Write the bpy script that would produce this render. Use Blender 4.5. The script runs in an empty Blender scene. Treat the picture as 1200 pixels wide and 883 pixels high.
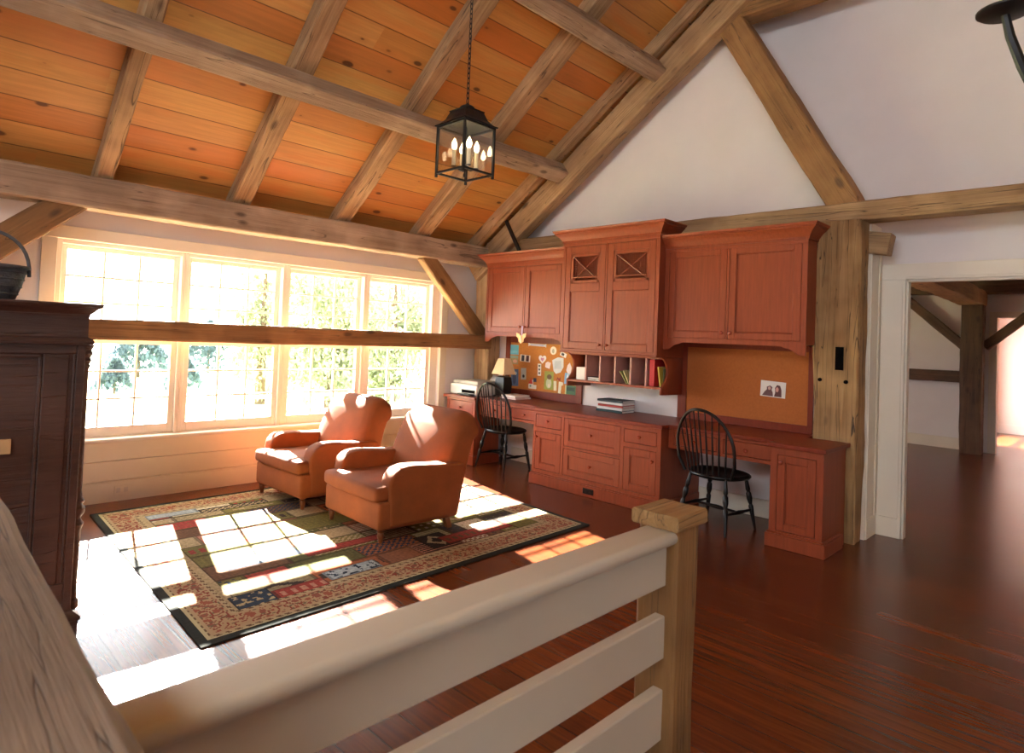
import bpy, bmesh, math, random
from mathutils import Vector, Matrix, noise, Euler
R = random.Random(7)
SC = bpy.context.scene
COL = SC.collection
PI = math.pi

# ------------------------------------------------------------------ materials
def lin(c):
    return tuple((v / 12.92 if v <= .04045 else ((v + .055) / 1.055) ** 2.4) for v in (x / 255. for x in c)) + (1.,)

class N:
    """small node graph helper"""
    def __init__(s, name):
        s.m = bpy.data.materials.new(name); s.m.use_nodes = True
        s.t = s.m.node_tree; s.t.nodes.clear()
        s.out = s.n('ShaderNodeOutputMaterial')
    def n(s, typ, **kw):
        q = s.t.nodes.new(typ)
        for k, v in kw.items():
            if k in q.inputs: s.set(q.inputs[k], v)
            else: setattr(q, k, v)
        return q
    def set(s, inp, v):
        if isinstance(v, bpy.types.NodeSocket): s.t.links.new(v, inp)
        else: inp.default_value = v
    def coord(s, scale=(1, 1, 1), jitter=False, kind='Object'):
        tc = s.n('ShaderNodeTexCoord'); mp = s.n('ShaderNodeMapping')
        s.t.links.new(tc.outputs[kind], mp.inputs['Vector']); mp.inputs['Scale'].default_value = scale
        if jitter:
            oi = s.n('ShaderNodeObjectInfo'); vm = s.n('ShaderNodeVectorMath', operation='SCALE')
            cx = s.n('ShaderNodeCombineXYZ', X=oi.outputs['Random'], Y=oi.outputs['Random'], Z=oi.outputs['Random'])
            s.t.links.new(cx.outputs[0], vm.inputs[0]); vm.inputs['Scale'].default_value = 53.
            s.t.links.new(vm.outputs[0], mp.inputs['Location'])
        return mp.outputs[0]
    def noise(s, vec, scale=5, detail=4, rough=.55, dist=0.):
        q = s.n('ShaderNodeTexNoise', Vector=vec, Scale=scale, Detail=detail, Roughness=rough, Distortion=dist)
        return q.outputs['Fac']
    def ramp(s, fac, stops, interp='LINEAR'):
        q = s.n('ShaderNodeValToRGB'); s.set(q.inputs[0], fac); e = q.color_ramp.elements
        q.color_ramp.interpolation = interp
        while len(e) < len(stops): e.new(.5)
        for i, (p, c) in enumerate(stops): e[i].position = p; e[i].color = c if len(c) == 4 else tuple(c) + (1,)
        return q.outputs[0]
    def mix(s, fac, a, b, blend='MIX'):
        q = s.n('ShaderNodeMix', data_type='RGBA', blend_type=blend)
        for i, v in ((0, fac), (6, a), (7, b)): s.set(q.inputs[i], v)
        return q.outputs[2]
    def math(s, op, a, b=0., c=0.):
        q = s.n('ShaderNodeMath', operation=op)
        for i, v in enumerate((a, b, c)): s.set(q.inputs[i], v)
        return q.outputs[0]
    def done(s, color, rough=.5, bump=None, bstr=.2, bdist=.01, **kw):
        p = s.n('ShaderNodeBsdfPrincipled'); s.set(p.inputs['Base Color'], color); s.set(p.inputs['Roughness'], rough)
        for k, v in kw.items(): s.set(p.inputs[k.replace('_', ' ')], v)
        if bump is not None:
            b = s.n('ShaderNodeBump', Strength=bstr, Distance=bdist, Height=bump)
            s.t.links.new(b.outputs[0], p.inputs['Normal'])
        s.t.links.new(p.outputs[0], s.out.inputs[0]); return s.m

def plain(name, rgb, rough=.5, var=.08, scale=6, bstr=.05, **kw):
    g = N(name); v = g.coord(); f = g.noise(v, scale, 5)
    c = lin(rgb); d = tuple(x * (1 - var) for x in c[:3]) + (1,); l = tuple(min(1, x * (1 + var)) for x in c[:3]) + (1,)
    return g.done(g.ramp(f, [(.3, d), (.7, l)]), rough, f, bstr, **kw)

def hewn_mat(name, dark, mid, light, crack=.9, rough=.75):
    g = N(name)
    v = g.coord((.7, 14, 14), True); v2 = g.coord((1.4, 45, 45), True); v3 = g.coord((1, 1, 1), True)
    f1 = g.noise(v, 1.5, 6, .62, .6); f2 = g.noise(v2, 1.6, 4, .6); f3 = g.noise(v3, 2.2, 3)
    base = g.ramp(f1, [(.22, lin(dark)), (.5, lin(mid)), (.78, lin(light))])
    base = g.mix(g.math('MULTIPLY', f2, .35), base, lin(tuple(x * .78 for x in mid)))
    base = g.mix(g.ramp(f3, [(.45, (0, 0, 0)), (.75, (.55, .55, .55))]), base, lin(tuple(min(255, x * 1.16) for x in light)))
    cr = g.noise(g.coord((.35, 9, 9), True), 1.3, 2, .5, 1.2)
    crk = g.ramp(g.math('ABSOLUTE', g.math('SUBTRACT', cr, .5)), [(.0, (1, 1, 1)), (.008, (0, 0, 0))])
    base = g.mix(g.math('MULTIPLY', crk, crack), base, lin((38, 26, 18)))
    vo = g.n('ShaderNodeTexVoronoi', Vector=g.coord((2.2, 5, 5), True), Scale=1.); kn = g.ramp(vo.outputs['Distance'], [(.07, (1, 1, 1)), (.15, (0, 0, 0))])
    base = g.mix(g.math('MULTIPLY', kn, .7), base, lin((52, 32, 20)))
    h = g.math('SUBTRACT', g.math('ADD', f2, f1), g.math('MULTIPLY', crk, .8))
    return g.done(base, rough, h, .55, .012)

M = {}
M['hewn'] = hewn_mat('hewn_oak', (118, 88, 58), (158, 124, 86), (186, 154, 114), .8)
M['hewn_brown'] = hewn_mat('hewn_brown_oak', (104, 70, 38), (138, 98, 56), (164, 122, 76), .6)
M['hewn_gray'] = hewn_mat('weathered_oak', (122, 98, 74), (156, 128, 102), (186, 162, 136), .6)
M['hewn_post'] = hewn_mat('pegged_post_oak', (98, 68, 38), (144, 108, 66), (174, 138, 92), 1., .8)
M['hewn_newel'] = hewn_mat('newel_oak', (78, 50, 24), (116, 80, 40), (146, 106, 60), .8)
M['hewn_cap'] = hewn_mat('newel_cap_oak', (96, 66, 32), (144, 106, 60), (172, 134, 84), .8)
M['hewn_shade'] = hewn_mat('rough_grey_oak', (94, 77, 63), (126, 107, 89), (152, 133, 114), .5)
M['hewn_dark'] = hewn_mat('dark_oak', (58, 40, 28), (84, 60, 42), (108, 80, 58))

def board_mat(name, tones, width, knots=True, rough=.45, gapcol=(60, 30, 12), grain=.35, coat=0., axis='Y', length=2.6, knotcol=(70, 30, 12), blotch=None, spec=.5, butt=1., bump=.3, gapk=.8):
    """boards run along local X, are `width` wide along local Y"""
    g = N(name)
    tc = g.n('ShaderNodeTexCoord'); sp = g.n('ShaderNodeSeparateXYZ'); g.t.links.new(tc.outputs['Object'], sp.inputs[0])
    x, y = sp.outputs['X'], sp.outputs['Y']
    if axis == 'X': x, y = y, x
    yi = g.math('DIVIDE', y, width); idx = g.math('FLOOR', yi); fr = g.math('SUBTRACT', yi, idx)
    wn = g.n('ShaderNodeTexWhiteNoise', noise_dimensions='1D'); g.set(wn.inputs['W'], idx)
    xo = g.math('ADD', x, g.math('MULTIPLY', wn.outputs['Value'], 7.)); xi = g.math('DIVIDE', xo, length); xf = g.math('FLOOR', xi); xr = g.math('SUBTRACT', xi, xf)
    cmb = g.n('ShaderNodeCombineXYZ', X=idx, Y=xf); wn2 = g.n('ShaderNodeTexWhiteNoise', noise_dimensions='2D'); g.t.links.new(cmb.outputs[0], wn2.inputs['Vector'])
    rnd = wn2.outputs['Value']
    base = g.ramp(rnd, [(i / (len(tones) - 1), lin(t)) for i, t in enumerate(tones)])
    gv = g.n('ShaderNodeCombineXYZ', X=g.math('MULTIPLY', xo, 1.2), Y=g.math('MULTIPLY', y, 26.), Z=g.math('MULTIPLY', rnd, 41.))
    f = g.noise(gv.outputs[0], 1.4, 5, .6, .9)
    base = g.mix(g.math('MULTIPLY', g.ramp(f, [(.38, (1, 1, 1)), (.66, (0, 0, 0))]), grain), base, lin(tuple(v * .62 for v in tones[0])))
    if blotch:
        bv = g.n('ShaderNodeCombineXYZ', X=g.math('MULTIPLY', xo, .8), Y=g.math('MULTIPLY', y, 4.5), Z=g.math('MULTIPLY', rnd, 17.))
        fb = g.noise(bv.outputs[0], 1.1, 3, .5, .5)
        base = g.mix(g.ramp(fb, [(.5, (0, 0, 0)), (.72, (.75, .75, .75))]), base, lin(blotch))
    if knots:
        kv = g.n('ShaderNodeCombineXYZ', X=g.math('MULTIPLY', xo, 3.0), Y=g.math('MULTIPLY', y, 6.), Z=g.math('MULTIPLY', rnd, 29.))
        vo = g.n('ShaderNodeTexVoronoi', Vector=kv.outputs[0], Scale=1.)
        hx = g.n('ShaderNodeSeparateColor'); g.t.links.new(vo.outputs['Color'], hx.inputs[0])
        sz = g.math('MULTIPLY', g.math('SUBTRACT', hx.outputs[0], .2), .16)
        kd = g.math('SUBTRACT', vo.outputs['Distance'], g.math('MAXIMUM', sz, .0))
        ring = g.ramp(kd, [(-.0, (1, 1, 1)), (.05, (0, 0, 0))])
        halo = g.ramp(kd, [(.0, (1, 1, 1)), (.2, (0, 0, 0))])
        base = g.mix(g.math('MULTIPLY', halo, .28), base, lin(tuple(v * .8 for v in tones[0])))
        base = g.mix(g.math('MULTIPLY', ring, .85), base, lin(knotcol))
    edge = g.math('MINIMUM', fr, g.math('SUBTRACT', 1., fr)); gap = g.ramp(edge, [(.0, (1, 1, 1)), (.006 / width * .35, (.85, .85, .85)), (.006 / width, (0, 0, 0))])
    eg2 = g.math('MINIMUM', xr, g.math('SUBTRACT', 1., xr)); gap2 = g.ramp(eg2, [(.0, (1, 1, 1)), (.003 / length, (0, 0, 0))])
    gp = g.math('MAXIMUM', gap, g.math('MULTIPLY', gap2, butt))
    base = g.mix(g.math('MULTIPLY', gp, gapk), base, lin(gapcol))
    h = g.math('SUBTRACT', g.math('MULTIPLY', f, .25), gp)
    return g.done(base, rough, h, bump, .006, Coat_Weight=coat, Coat_Roughness=.16, Specular_IOR_Level=spec)

M['pine'] = board_mat('knotty_pine_boards', [(186, 124, 58), (198, 142, 72), (206, 154, 84), (192, 132, 64), (212, 164, 96), (184, 108, 44)], .205, True, .5, blotch=(198, 118, 54), grain=.25, length=5.4, butt=0.)
M['floor'] = board_mat('stained_floor_boards', [(102, 46, 17), (112, 52, 19), (93, 41, 15), (126, 62, 24), (106, 48, 17)], .135, False, .27, (34, 16, 10), .6, .0, axis='X', length=4.3, spec=.5, butt=.25, bump=.07, gapk=.6)
M['plaster'] = plain('white_plaster', (226, 219, 216), .85, .035, 2.2, .08)
M['white'] = plain('white_paint', (222, 212, 194), .45, .03, 4, .03)
M['rail_white'] = plain('cream_paint', (190, 180, 162), .42, .03, 4, .03)
M['sash'] = plain('white_sash_paint', (230, 222, 212), .4, .02, 4, .02)

def red_paint(name, rgb):
    g = N(name); v = g.coord((16, 16, 1.2)); f = g.noise(v, 3, 5, .6); f2 = g.noise(g.coord((1, 1, 1)), 2.5, 3)
    c = lin(rgb); d = tuple(x * .8 for x in c[:3]) + (1,); l = tuple(min(1, x * 1.15) for x in c[:3]) + (1,)
    col = g.mix(g.math('MULTIPLY', f2, .25), g.ramp(f, [(.3, d), (.7, l)]), lin((rgb[0] * 1.08, rgb[1] * 1.1, rgb[2] * 1.1)))
    return g.done(col, .4, f, .05, .003, Specular_IOR_Level=.3)
M['red'] = red_paint('brick_red_paint', (136, 63, 37))
M['red_dark'] = red_paint('deep_red_paint', (118, 46, 26))
M['knob'] = plain('copper_red_knob', (150, 66, 44), .22, .05)
M['cork'] = plain('cork', (184, 116, 52), .9, .16, 90, .25)
M['cork2'] = plain('tan_cork_fabric', (160, 88, 36), .9, .08, 60, .2)
M['black'] = plain('black_paint', (17, 14, 13), .3, .2, 8, .03, Specular_IOR_Level=.3)
M['iron'] = plain('dark_iron', (44, 40, 38), .5, .2, 20, .15, Metallic=.6)
M['iron_black'] = plain('black_iron', (20, 17, 16), .5, .2, 20, .15, Metallic=.3)
M['walnut'] = hewn_mat('dark_walnut', (46, 29, 23), (66, 44, 36), (86, 60, 50), .2, .42)
M['leg_wood'] = plain('turned_leg_wood', (120, 66, 30), .4, .2, 12, .05)
M['brass'] = plain('brass', (170, 120, 50), .3, .05, Metallic=1.)
M['recess_black'] = plain('dark_slot', (10, 8, 7), .95, Specular_IOR_Level=.05)  # near-black that stands in for the shade inside recesses

def fabric(name, rgb):
    g = N(name); f = g.noise(g.coord(), 140, 3); f2 = g.noise(g.coord(), 5, 4)
    c = lin(rgb); d = tuple(x * .8 for x in c[:3]) + (1,); l = tuple(min(1, x * 1.18) for x in c[:3]) + (1,)
    return g.done(g.mix(g.math('MULTIPLY', f, .35), g.ramp(f2, [(.3, d), (.7, l)]), lin((rgb[0] * .75, rgb[1] * .7, rgb[2] * .65))), .85, f, .3, .002)
M['rust'] = fabric('rust_chenille', (142, 74, 25))
M['shade'] = plain('cream_shade', (226, 200, 160), .8, .04, 30, .1)
M['paper'] = plain('paper', (228, 222, 214), .8, .03)
M['printer'] = plain('white_plastic', (222, 220, 214), .35, .02)
M['printer_gray'] = plain('grey_plastic', (176, 170, 160), .4, .03)
M['wicker'] = hewn_mat('grey_basket_splint', (40, 40, 42), (72, 74, 78), (104, 104, 104), .3)
M['grass'] = plain('sunlit_lawn', (176, 186, 128), .9, .3, 3, .3)
M['bark'] = plain('bark', (90, 74, 58), .9, .3, 14, .3)
M['fence'] = plain('grey_fence_wood', (120, 108, 92), .85, .15, 12, .2)

def leaf(name, rgb):
    g = N(name); oi = g.noise(g.coord(), 1.6, 3); c = lin(rgb)
    col = g.ramp(oi, [(.3, tuple(x * .6 for x in c[:3]) + (1,)), (.7, tuple(min(1, x * 1.3) for x in c[:3]) + (1,))])
    d = g.n('ShaderNodeBsdfDiffuse', Color=col); t = g.n('ShaderNodeBsdfTranslucent', Color=col); mx = g.n('ShaderNodeMixShader', Fac=.45)
    g.t.links.new(d.outputs[0], mx.inputs[1]); g.t.links.new(t.outputs[0], mx.inputs[2]); g.t.links.new(mx.outputs[0], g.out.inputs[0]); return g.m
M['leaf'] = leaf('green_leaves', (146, 152, 122)); M['leaf_blue'] = leaf('bluish_leaves', (84, 100, 104))

def glass(name, tint=(1, 1, 1, 1), refl=.05):
    g = N(name); t = g.n('ShaderNodeBsdfTransparent', Color=tint); q = g.n('ShaderNodeBsdfGlossy', Roughness=.02)
    fr = g.n('ShaderNodeFresnel', IOR=1.3); mx = g.n('ShaderNodeMixShader', Fac=g.math('ADD', g.math('MULTIPLY', fr.outputs[0], .6), refl * .2))
    g.t.links.new(t.outputs[0], mx.inputs[1]); g.t.links.new(q.outputs[0], mx.inputs[2]); g.t.links.new(mx.outputs[0], g.out.inputs[0]); return g.m
M['glass'] = glass('clear_glass')
def emit(name, rgb, s):
    g = N(name); e = g.n('ShaderNodeEmission', Color=lin(rgb), Strength=s); g.t.links.new(e.outputs[0], g.out.inputs[0]); return g.m
M['bulb'] = emit('lit_candle_bulb', (255, 226, 170), 14.)
M['candle'] = plain('ivory_candle_sleeve', (236, 222, 186), .5, .02)
def colour(rgb, rough=.6):
    k = 'c_%d_%d_%d' % rgb
    if k not in M: M[k] = plain('tone_' + k[2:], rgb, rough, .06, 14)
    return M[k]

# ------------------------------------------------------------------ mesh building
class B:
    def __init__(s): s.bm = bmesh.new()
    def _add(s, tmp):
        me = bpy.data.meshes.new('t'); tmp.to_mesh(me); tmp.free(); s.bm.from_mesh(me); bpy.data.meshes.remove(me); return s
    def box(s, x0, x1, y0, y1, z0, z1, bev=0., seg=2):
        t = bmesh.new(); v = [t.verts.new(p) for p in ((x0, y0, z0), (x1, y0, z0), (x1, y1, z0), (x0, y1, z0), (x0, y0, z1), (x1, y0, z1), (x1, y1, z1), (x0, y1, z1))]
        for f in ((3, 2, 1, 0), (4, 5, 6, 7), (0, 1, 5, 4), (1, 2, 6, 5), (2, 3, 7, 6), (3, 0, 4, 7)): t.faces.new([v[i] for i in f])
        if bev: bmesh.ops.bevel(t, geom=t.edges[:], offset=bev, segments=seg, profile=.5, affect='EDGES', clamp_overlap=True)
        return s._add(t)
    def prism(s, poly, vec, bev=0., seg=2):
        t = bmesh.new(); vec = Vector(vec); n = len(poly)
        a = [t.verts.new(p) for p in poly]; b = [t.verts.new(Vector(p) + vec) for p in poly]
        t.faces.new(a); t.faces.new(b[::-1])
        for i in range(n): t.faces.new((a[i], b[i], b[(i + 1) % n], a[(i + 1) % n]))
        bmesh.ops.recalc_face_normals(t, faces=t.faces[:])
        if bev: bmesh.ops.bevel(t, geom=t.edges[:], offset=bev, segments=seg, profile=.5, affect='EDGES', clamp_overlap=True)
        return s._add(t)
    def lathe(s, p0, axis, prof, seg=16):
        """prof: (distance along axis, radius)"""
        ax = Vector(axis).normalized(); p0 = Vector(p0); u = ax.orthogonal().normalized(); w = ax.cross(u); t = bmesh.new(); rings = []
        for d, r in prof:
            rings.append([t.verts.new(p0 + ax * d + (u * math.cos(2 * PI * k / seg) + w * math.sin(2 * PI * k / seg)) * max(r, 1e-4)) for k in range(seg)])
        for a, b in zip(rings, rings[1:]):
            for k in range(seg): t.faces.new((a[k], a[(k + 1) % seg], b[(k + 1) % seg], b[k]))
        t.faces.new(rings[0][::-1]); t.faces.new(rings[-1]); bmesh.ops.recalc_face_normals(t, faces=t.faces[:]); return s._add(t)
    def tube(s, pts, rad, seg=8, closed=False):
        pts = [Vector(p) for p in pts]; n = len(pts); t = bmesh.new(); rings = []; u = None
        for i, p in enumerate(pts):
            if closed: d = pts[(i + 1) % n] - pts[i - 1]
            else: d = pts[min(i + 1, n - 1)] - pts[max(i - 1, 0)]
            d.normalize()
            u = d.orthogonal().normalized() if u is None else (u - d * u.dot(d)).normalized()
            w = d.cross(u); r = rad[i] if isinstance(rad, (list, tuple)) else rad
            rings.append([t.verts.new(p + (u * math.cos(2 * PI * k / seg) + w * math.sin(2 * PI * k / seg)) * r) for k in range(seg)])
        prs = list(zip(rings, rings[1:])) + ([(rings[-1], rings[0])] if closed else [])
        for a, b in prs:
            for k in range(seg): t.faces.new((a[k], a[(k + 1) % seg], b[(k + 1) % seg], b[k]))
        if not closed: t.faces.new(rings[0][::-1]); t.faces.new(rings[-1])
        bmesh.ops.recalc_face_normals(t, faces=t.faces[:]); return s._add(t)
    def loft(s, rings, cap=True):
        t = bmesh.new(); rr = [[t.verts.new(p) for p in r] for r in rings]; n = len(rr[0])
        for a, b in zip(rr, rr[1:]):
            for k in range(n): t.faces.new((a[k], a[(k + 1) % n], b[(k + 1) % n], b[k]))
        if cap: t.faces.new(rr[0][::-1]); t.faces.new(rr[-1])
        bmesh.ops.recalc_face_normals(t, faces=t.faces[:]); return s._add(t)
    def sheet(s, rings):
        t = bmesh.new(); rr = [[t.verts.new(p) for p in r] for r in rings]
        for a, b in zip(rr, rr[1:]):
            for k in range(len(a) - 1): t.faces.new((a[k], a[k + 1], b[k + 1], b[k]))
        return s._add(t)
    def grow(s, o):
        me = bpy.data.meshes.new('t'); o.bm.to_mesh(me); s.bm.from_mesh(me); bpy.data.meshes.remove(me); return s
    def build(s, name, mat, parent=None, smooth=35, origin=None):
        off = Vector(origin) if origin is not None else (WL[parent.name] if parent else Vector((0, 0, 0)))
        bmesh.ops.translate(s.bm, verts=s.bm.verts[:], vec=-off)
        me = bpy.data.meshes.new(name); s.bm.to_mesh(me); s.bm.free()
        me.materials.append(mat)
        if smooth: me.shade_smooth(); me.set_sharp_from_angle(angle=math.radians(smooth))
        o = bpy.data.objects.new(name, me); COL.objects.link(o)
        if parent: o.parent = parent; WL[o.name] = off.copy()
        else: o.location = off; WL[o.name] = off.copy()
        return o
WL = {}
def thing(name, loc, label, cat, group=None):
    o = bpy.data.objects.new(name, None); COL.objects.link(o); o.location = loc; o.empty_display_size = .1
    WL[o.name] = Vector(loc); return tag(o, label, cat, group)
def tag(o, label, cat, group=None, kind='thing'):
    if label: o['label'] = label; o['category'] = cat
    o['kind'] = kind
    if group: o['group'] = group
    return o
def struct(o, label=None, cat=None):
    o['kind'] = 'structure'
    if label: o['label'] = label
    if cat: o['category'] = cat
    return o
def dup(root):
    r = root.copy(); COL.objects.link(r)
    for c in root.children:
        k = c.copy(); COL.objects.link(k); k.parent = r
        for g in c.children:
            q = g.copy(); COL.objects.link(q); q.parent = k
    return r

def timber(name, p0, p1, w, h, mat, up=(0, 0, 1), amp=.007, seed=0, bev=.012, nseg=None, trim=0):
    """hand-hewn timber from p0 to p1 (centre line), w across, h along `up`"""
    p0, p1 = Vector(p0), Vector(p1); d = p1 - p0; L = d.length; x = d / L; up = Vector(up); z = (up - x * up.dot(x)).normalized(); y = z.cross(x)
    n = nseg or max(6, int(L / .09)); m = 5; ring = []
    def side(a, b): return [(a[0] + (b[0] - a[0]) * k / m, a[1] + (b[1] - a[1]) * k / m) for k in range(m)]
    hw, hh = w / 2, h / 2; cs = [(-hw + bev, -hh), (hw - bev, -hh), (hw, -hh + bev), (hw, hh - bev), (hw - bev, hh), (-hw + bev, hh), (-hw, hh - bev), (-hw, -hh + bev)]
    for i in range(8):
        ring += side(cs[i], cs[(i + 1) % 8]) if i % 2 == 0 else [cs[i]]
    bm = bmesh.new(); rings = []
    for i in range(n + 1):
        t = i / n; r = []
        for (a, b) in ring:
            q = Vector((t * L, a, b)); s = Vector((q.x * 2.2 + seed * 7.1, q.y * 5, q.z * 5)); s2 = Vector((q.x * 9 + seed * 3.3, q.y * 22, q.z * 22))
            k = noise.noise(s) * amp * 1.5 + noise.noise(s2) * amp * .5
            dr = Vector((0, a, b)).normalized(); q += dr * k
            q.y += noise.noise(Vector((t * L * .5, seed, 0))) * amp * 1.4; q.z += noise.noise(Vector((t * L * .5, seed, 9))) * amp * 1.4
            r.append(bm.verts.new(q))
        rings.append(r)
    k = len(ring)
    for a, b in zip(rings, rings[1:]):
        for j in range(k): bm.faces.new((a[j], a[(j + 1) % k], b[(j + 1) % k], b[j]))
    bm.faces.new(rings[0][::-1]); bm.faces.new(rings[-1]); bmesh.ops.recalc_face_normals(bm, faces=bm.faces[:])
    me = bpy.data.meshes.new(name); bm.to_mesh(me); bm.free(); me.materials.append(mat); me.shade_smooth(); me.set_sharp_from_angle(angle=math.radians(40))
    o = bpy.data.objects.new(name, me); COL.objects.link(o)
    mt = Matrix((x, y, z)).transposed().to_4x4(); mt.translation = p0; o.matrix_world = mt
    return o

# ------------------------------------------------------------------ room shell
XW, YW = 5.75, 5.63          # gable wall and window wall (inner faces)
XL, YB = -3.0, -4.4          # unseen walls behind the camera
S = .73                      # roof pitch
def raf_z(y): return 2.48 + S * (5.35 - y)
YR = .6
f = B().box(XL - .2, 16, YB - .2, YW + .2, -.2, 0); struct(f.build('floor', M['floor'], smooth=0))
# window wall with its opening
wb = B()
OX0, OX1, OZ0, OZ1 = .985, 4.755, .47, 2.03
TH = .2
wb.box(XL - .2, OX0, YW, YW + TH, 0, 2.42).box(OX1, XW + .2, YW, YW + TH, 0, 2.42).box(OX0, OX1, YW, YW + TH, 0, OZ0).box(OX0, OX1, YW, YW + TH, OZ1, 2.42)
struct(wb.build('wall_window', M['plaster'], smooth=0))
# board wainscot below the window, horizontal boards
wc = B()
for z0, z1 in ((.165, .318), (.322, .468)): wc.box(.5, 4.9, YW - .012, YW + .001, z0, z1, .002, 1)
struct(wc.build('trim_1', M['white'], smooth=0))
bb = B().box(XL, 5.44, YW - .022, YW, 0, .15).box(XL, 5.44, YW - .016, YW, .15, .163, .004, 1); struct(bb.build('baseboard_window', M['white'], smooth=0))
# casing and stool of the window
ca = B().box(.885, OX0, YW - .022, YW, .47, 2.03, .003, 1).box(OX1, 4.85, YW - .022, YW, .47, 2.03, .003, 1).box(.87, 4.865, YW - .026, YW, 2.03, 2.125, .003, 1)
struct(ca.build('trim_2', M['white'], smooth=0))
st = B().box(.86, 4.88, YW - .05, YW + .1, .472, .5, .008, 2); struct(st.build('trim_3', M['sash'], smooth=30))
# gable wall (triangular top) with the doorway
def zroof(y): return 2.48 + .148 + S * (5.35 - (y if y > YR else 2 * YR - y))
DY0, DY1, DZ = .18, 1.218, 2.0
gw = B()
gw.prism([(XW, YW + .2, 0), (XW, DY1, 0), (XW, DY1, DZ), (XW, DY0, DZ), (XW, DY0, 0), (XW, YB, 0), (XW, YB, zroof(YB)), (XW, YR, zroof(YR)), (XW, YW + .2, zroof(YW + .2))], (.06, 0, 0))
struct(gw.build('wall_gable', M['plaster'], smooth=0))
gu = B().prism([(5.48, YW, 2.5), (5.48, 1.53, 2.5), (5.48, 2.54, 4.34), (5.48, 2.6, 4.45), (5.48, 2.6, zroof(2.6)), (5.48, YW, zroof(YW) + .02)], (.27, 0, 0)); struct(gu.build('wall_gable_upper', M['plaster'], smooth=0))
# furred-out wall behind the desk
fw = B().box(5.45, XW, 1.6, YW, 0, 2.42); struct(fw.build('wall_desk', M['plaster'], smooth=0))
bd = B().box(5.428, 5.45, 1.86, 2.72, 0, .15, .003, 1).box(5.428, 5.45, 4.14, 5.05, 0, .15, .003, 1); struct(bd.build('baseboard_desk', M['white'], smooth=0))
# white boxed return between post and doorway, with base and panel lines
rt = B().box(5.455, XW, 1.395, 1.6, 0, 2.42); rt.box(5.47, XW, 1.383, 1.395, .0, .15, .003, 1).box(5.47, 5.53, 1.387, 1.395, .15, 2.3).box(5.69, XW, 1.387, 1.395, .15, 2.3)
struct(rt.build('wall_return', M['white'], smooth=0))
dc = B()
dc.box(XW - .022, XW, DY1, 1.385, 0, 2.0, .003, 1).box(XW - .022, XW, DY0 - .18, DY0, 0, 2.0, .003, 1).box(XW - .024, XW, DY0 - .19, 1.385, 2.0, 2.125, .003, 1)
dc.box(XW - .03, XW, DY1, DY1 + .022, 0, 2.0, .004, 1).box(XW - .03, XW, DY1 - .0, DY0, 2.0, 2.022, .004, 1).box(XW - .03, XW - .02, DY1 + .02, 1.385, 0, .15, .002, 1)
dc.box(XW - .01, XW + .066, DY1 - .015, DY1, 0, 2.0).box(XW - .01, XW + .066, DY0, DY0 + .015, 0, 2.0).box(XW - .01, XW + .066, DY0, DY1, 1.985, 2.0)
struct(dc.build('trim_4', M['white'], smooth=0))
# unseen walls of the room; their openings are added to bring in fill light
def wall_open(name, fixed, axis, a0, a1, z1, holes, out):
    b = B(); cuts = sorted({a0, a1} | {h for q in holes for h in q[:2]}); 
    for c0, c1 in zip(cuts, cuts[1:]):
        hole = [q for q in holes if q[0] <= c0 and q[1] >= c1]
        zs = [(0, hole[0][2]), (hole[0][3], z1)] if hole else [(0, z1)]
        for z0, zz in zs:
            if zz - z0 < .005: continue
            if axis == 'x': b.box(c0, c1, min(fixed, fixed + out), max(fixed, fixed + out), z0, zz)
            else: b.box(min(fixed, fixed + out), max(fixed, fixed + out), c0, c1, z0, zz)
    return struct(b.build(name, M['plaster'], smooth=0))
wall_open('wall_back', YB, 'x', XL - .2, XW + .2, 2.45, [(-2, -.8, .8, 1.9)], -.2)
wl = wall_open('wall_left', XL, 'y', YB, YW, 2.45, [(-3.6, -2.4, .8, 2.0)], -.2)
lg = B()  # high opening added out of view to brighten gable wall and ceiling
for ya, yb_, lo_, hi_ in ((YB, -1.4, None, None), (2.4, YW, None, None), (-1.4, 2.4, None, 2.8), (-1.4, 2.4, 4.05, None)):
    ps = [(XL, ya, lo_ or 2.45), (XL, yb_, lo_ or 2.45)]
    ps += [(XL, yb_, hi_), (XL, ya, hi_)] if hi_ else [(XL, yb_, zroof(yb_))] + ([(XL, YR, zroof(YR))] if ya < YR < yb_ else []) + [(XL, ya, zroof(ya))]
    lg.prism(ps, (-.2, 0, 0))
struct(lg.build('wall_left_gable', M['plaster'], smooth=0))
# ceiling boards: two roof slopes, local X along the ridge, local Y down the slope
def slope(name, y_eave, y_ridge):
    z0, z1 = zroof(y_eave), zroof(y_ridge); L = math.hypot(y_ridge - y_eave, z1 - z0); d = Vector((0, (y_ridge - y_eave) / L, (z1 - z0) / L))
    x = Vector((1, 0, 0)); n = x.cross(d)
    if n.z < 0: x = -x; n = x.cross(d)
    b = B(); xs = (XL - .2, XW + .2) if x.x > 0 else (-XW - .2, -XL + .2); b.box(xs[0], xs[1], 0, L, 0, .12); o = b.build(name, M['pine'], smooth=0)
    m = Matrix((x, d, n)).transposed().to_4x4(); m.translation = Vector((0, y_eave, z0)); o.matrix_world = m; return struct(o)
slope('ceiling', YW + .25, YR); slope('ceiling_back', YB - .25, YR)

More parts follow.
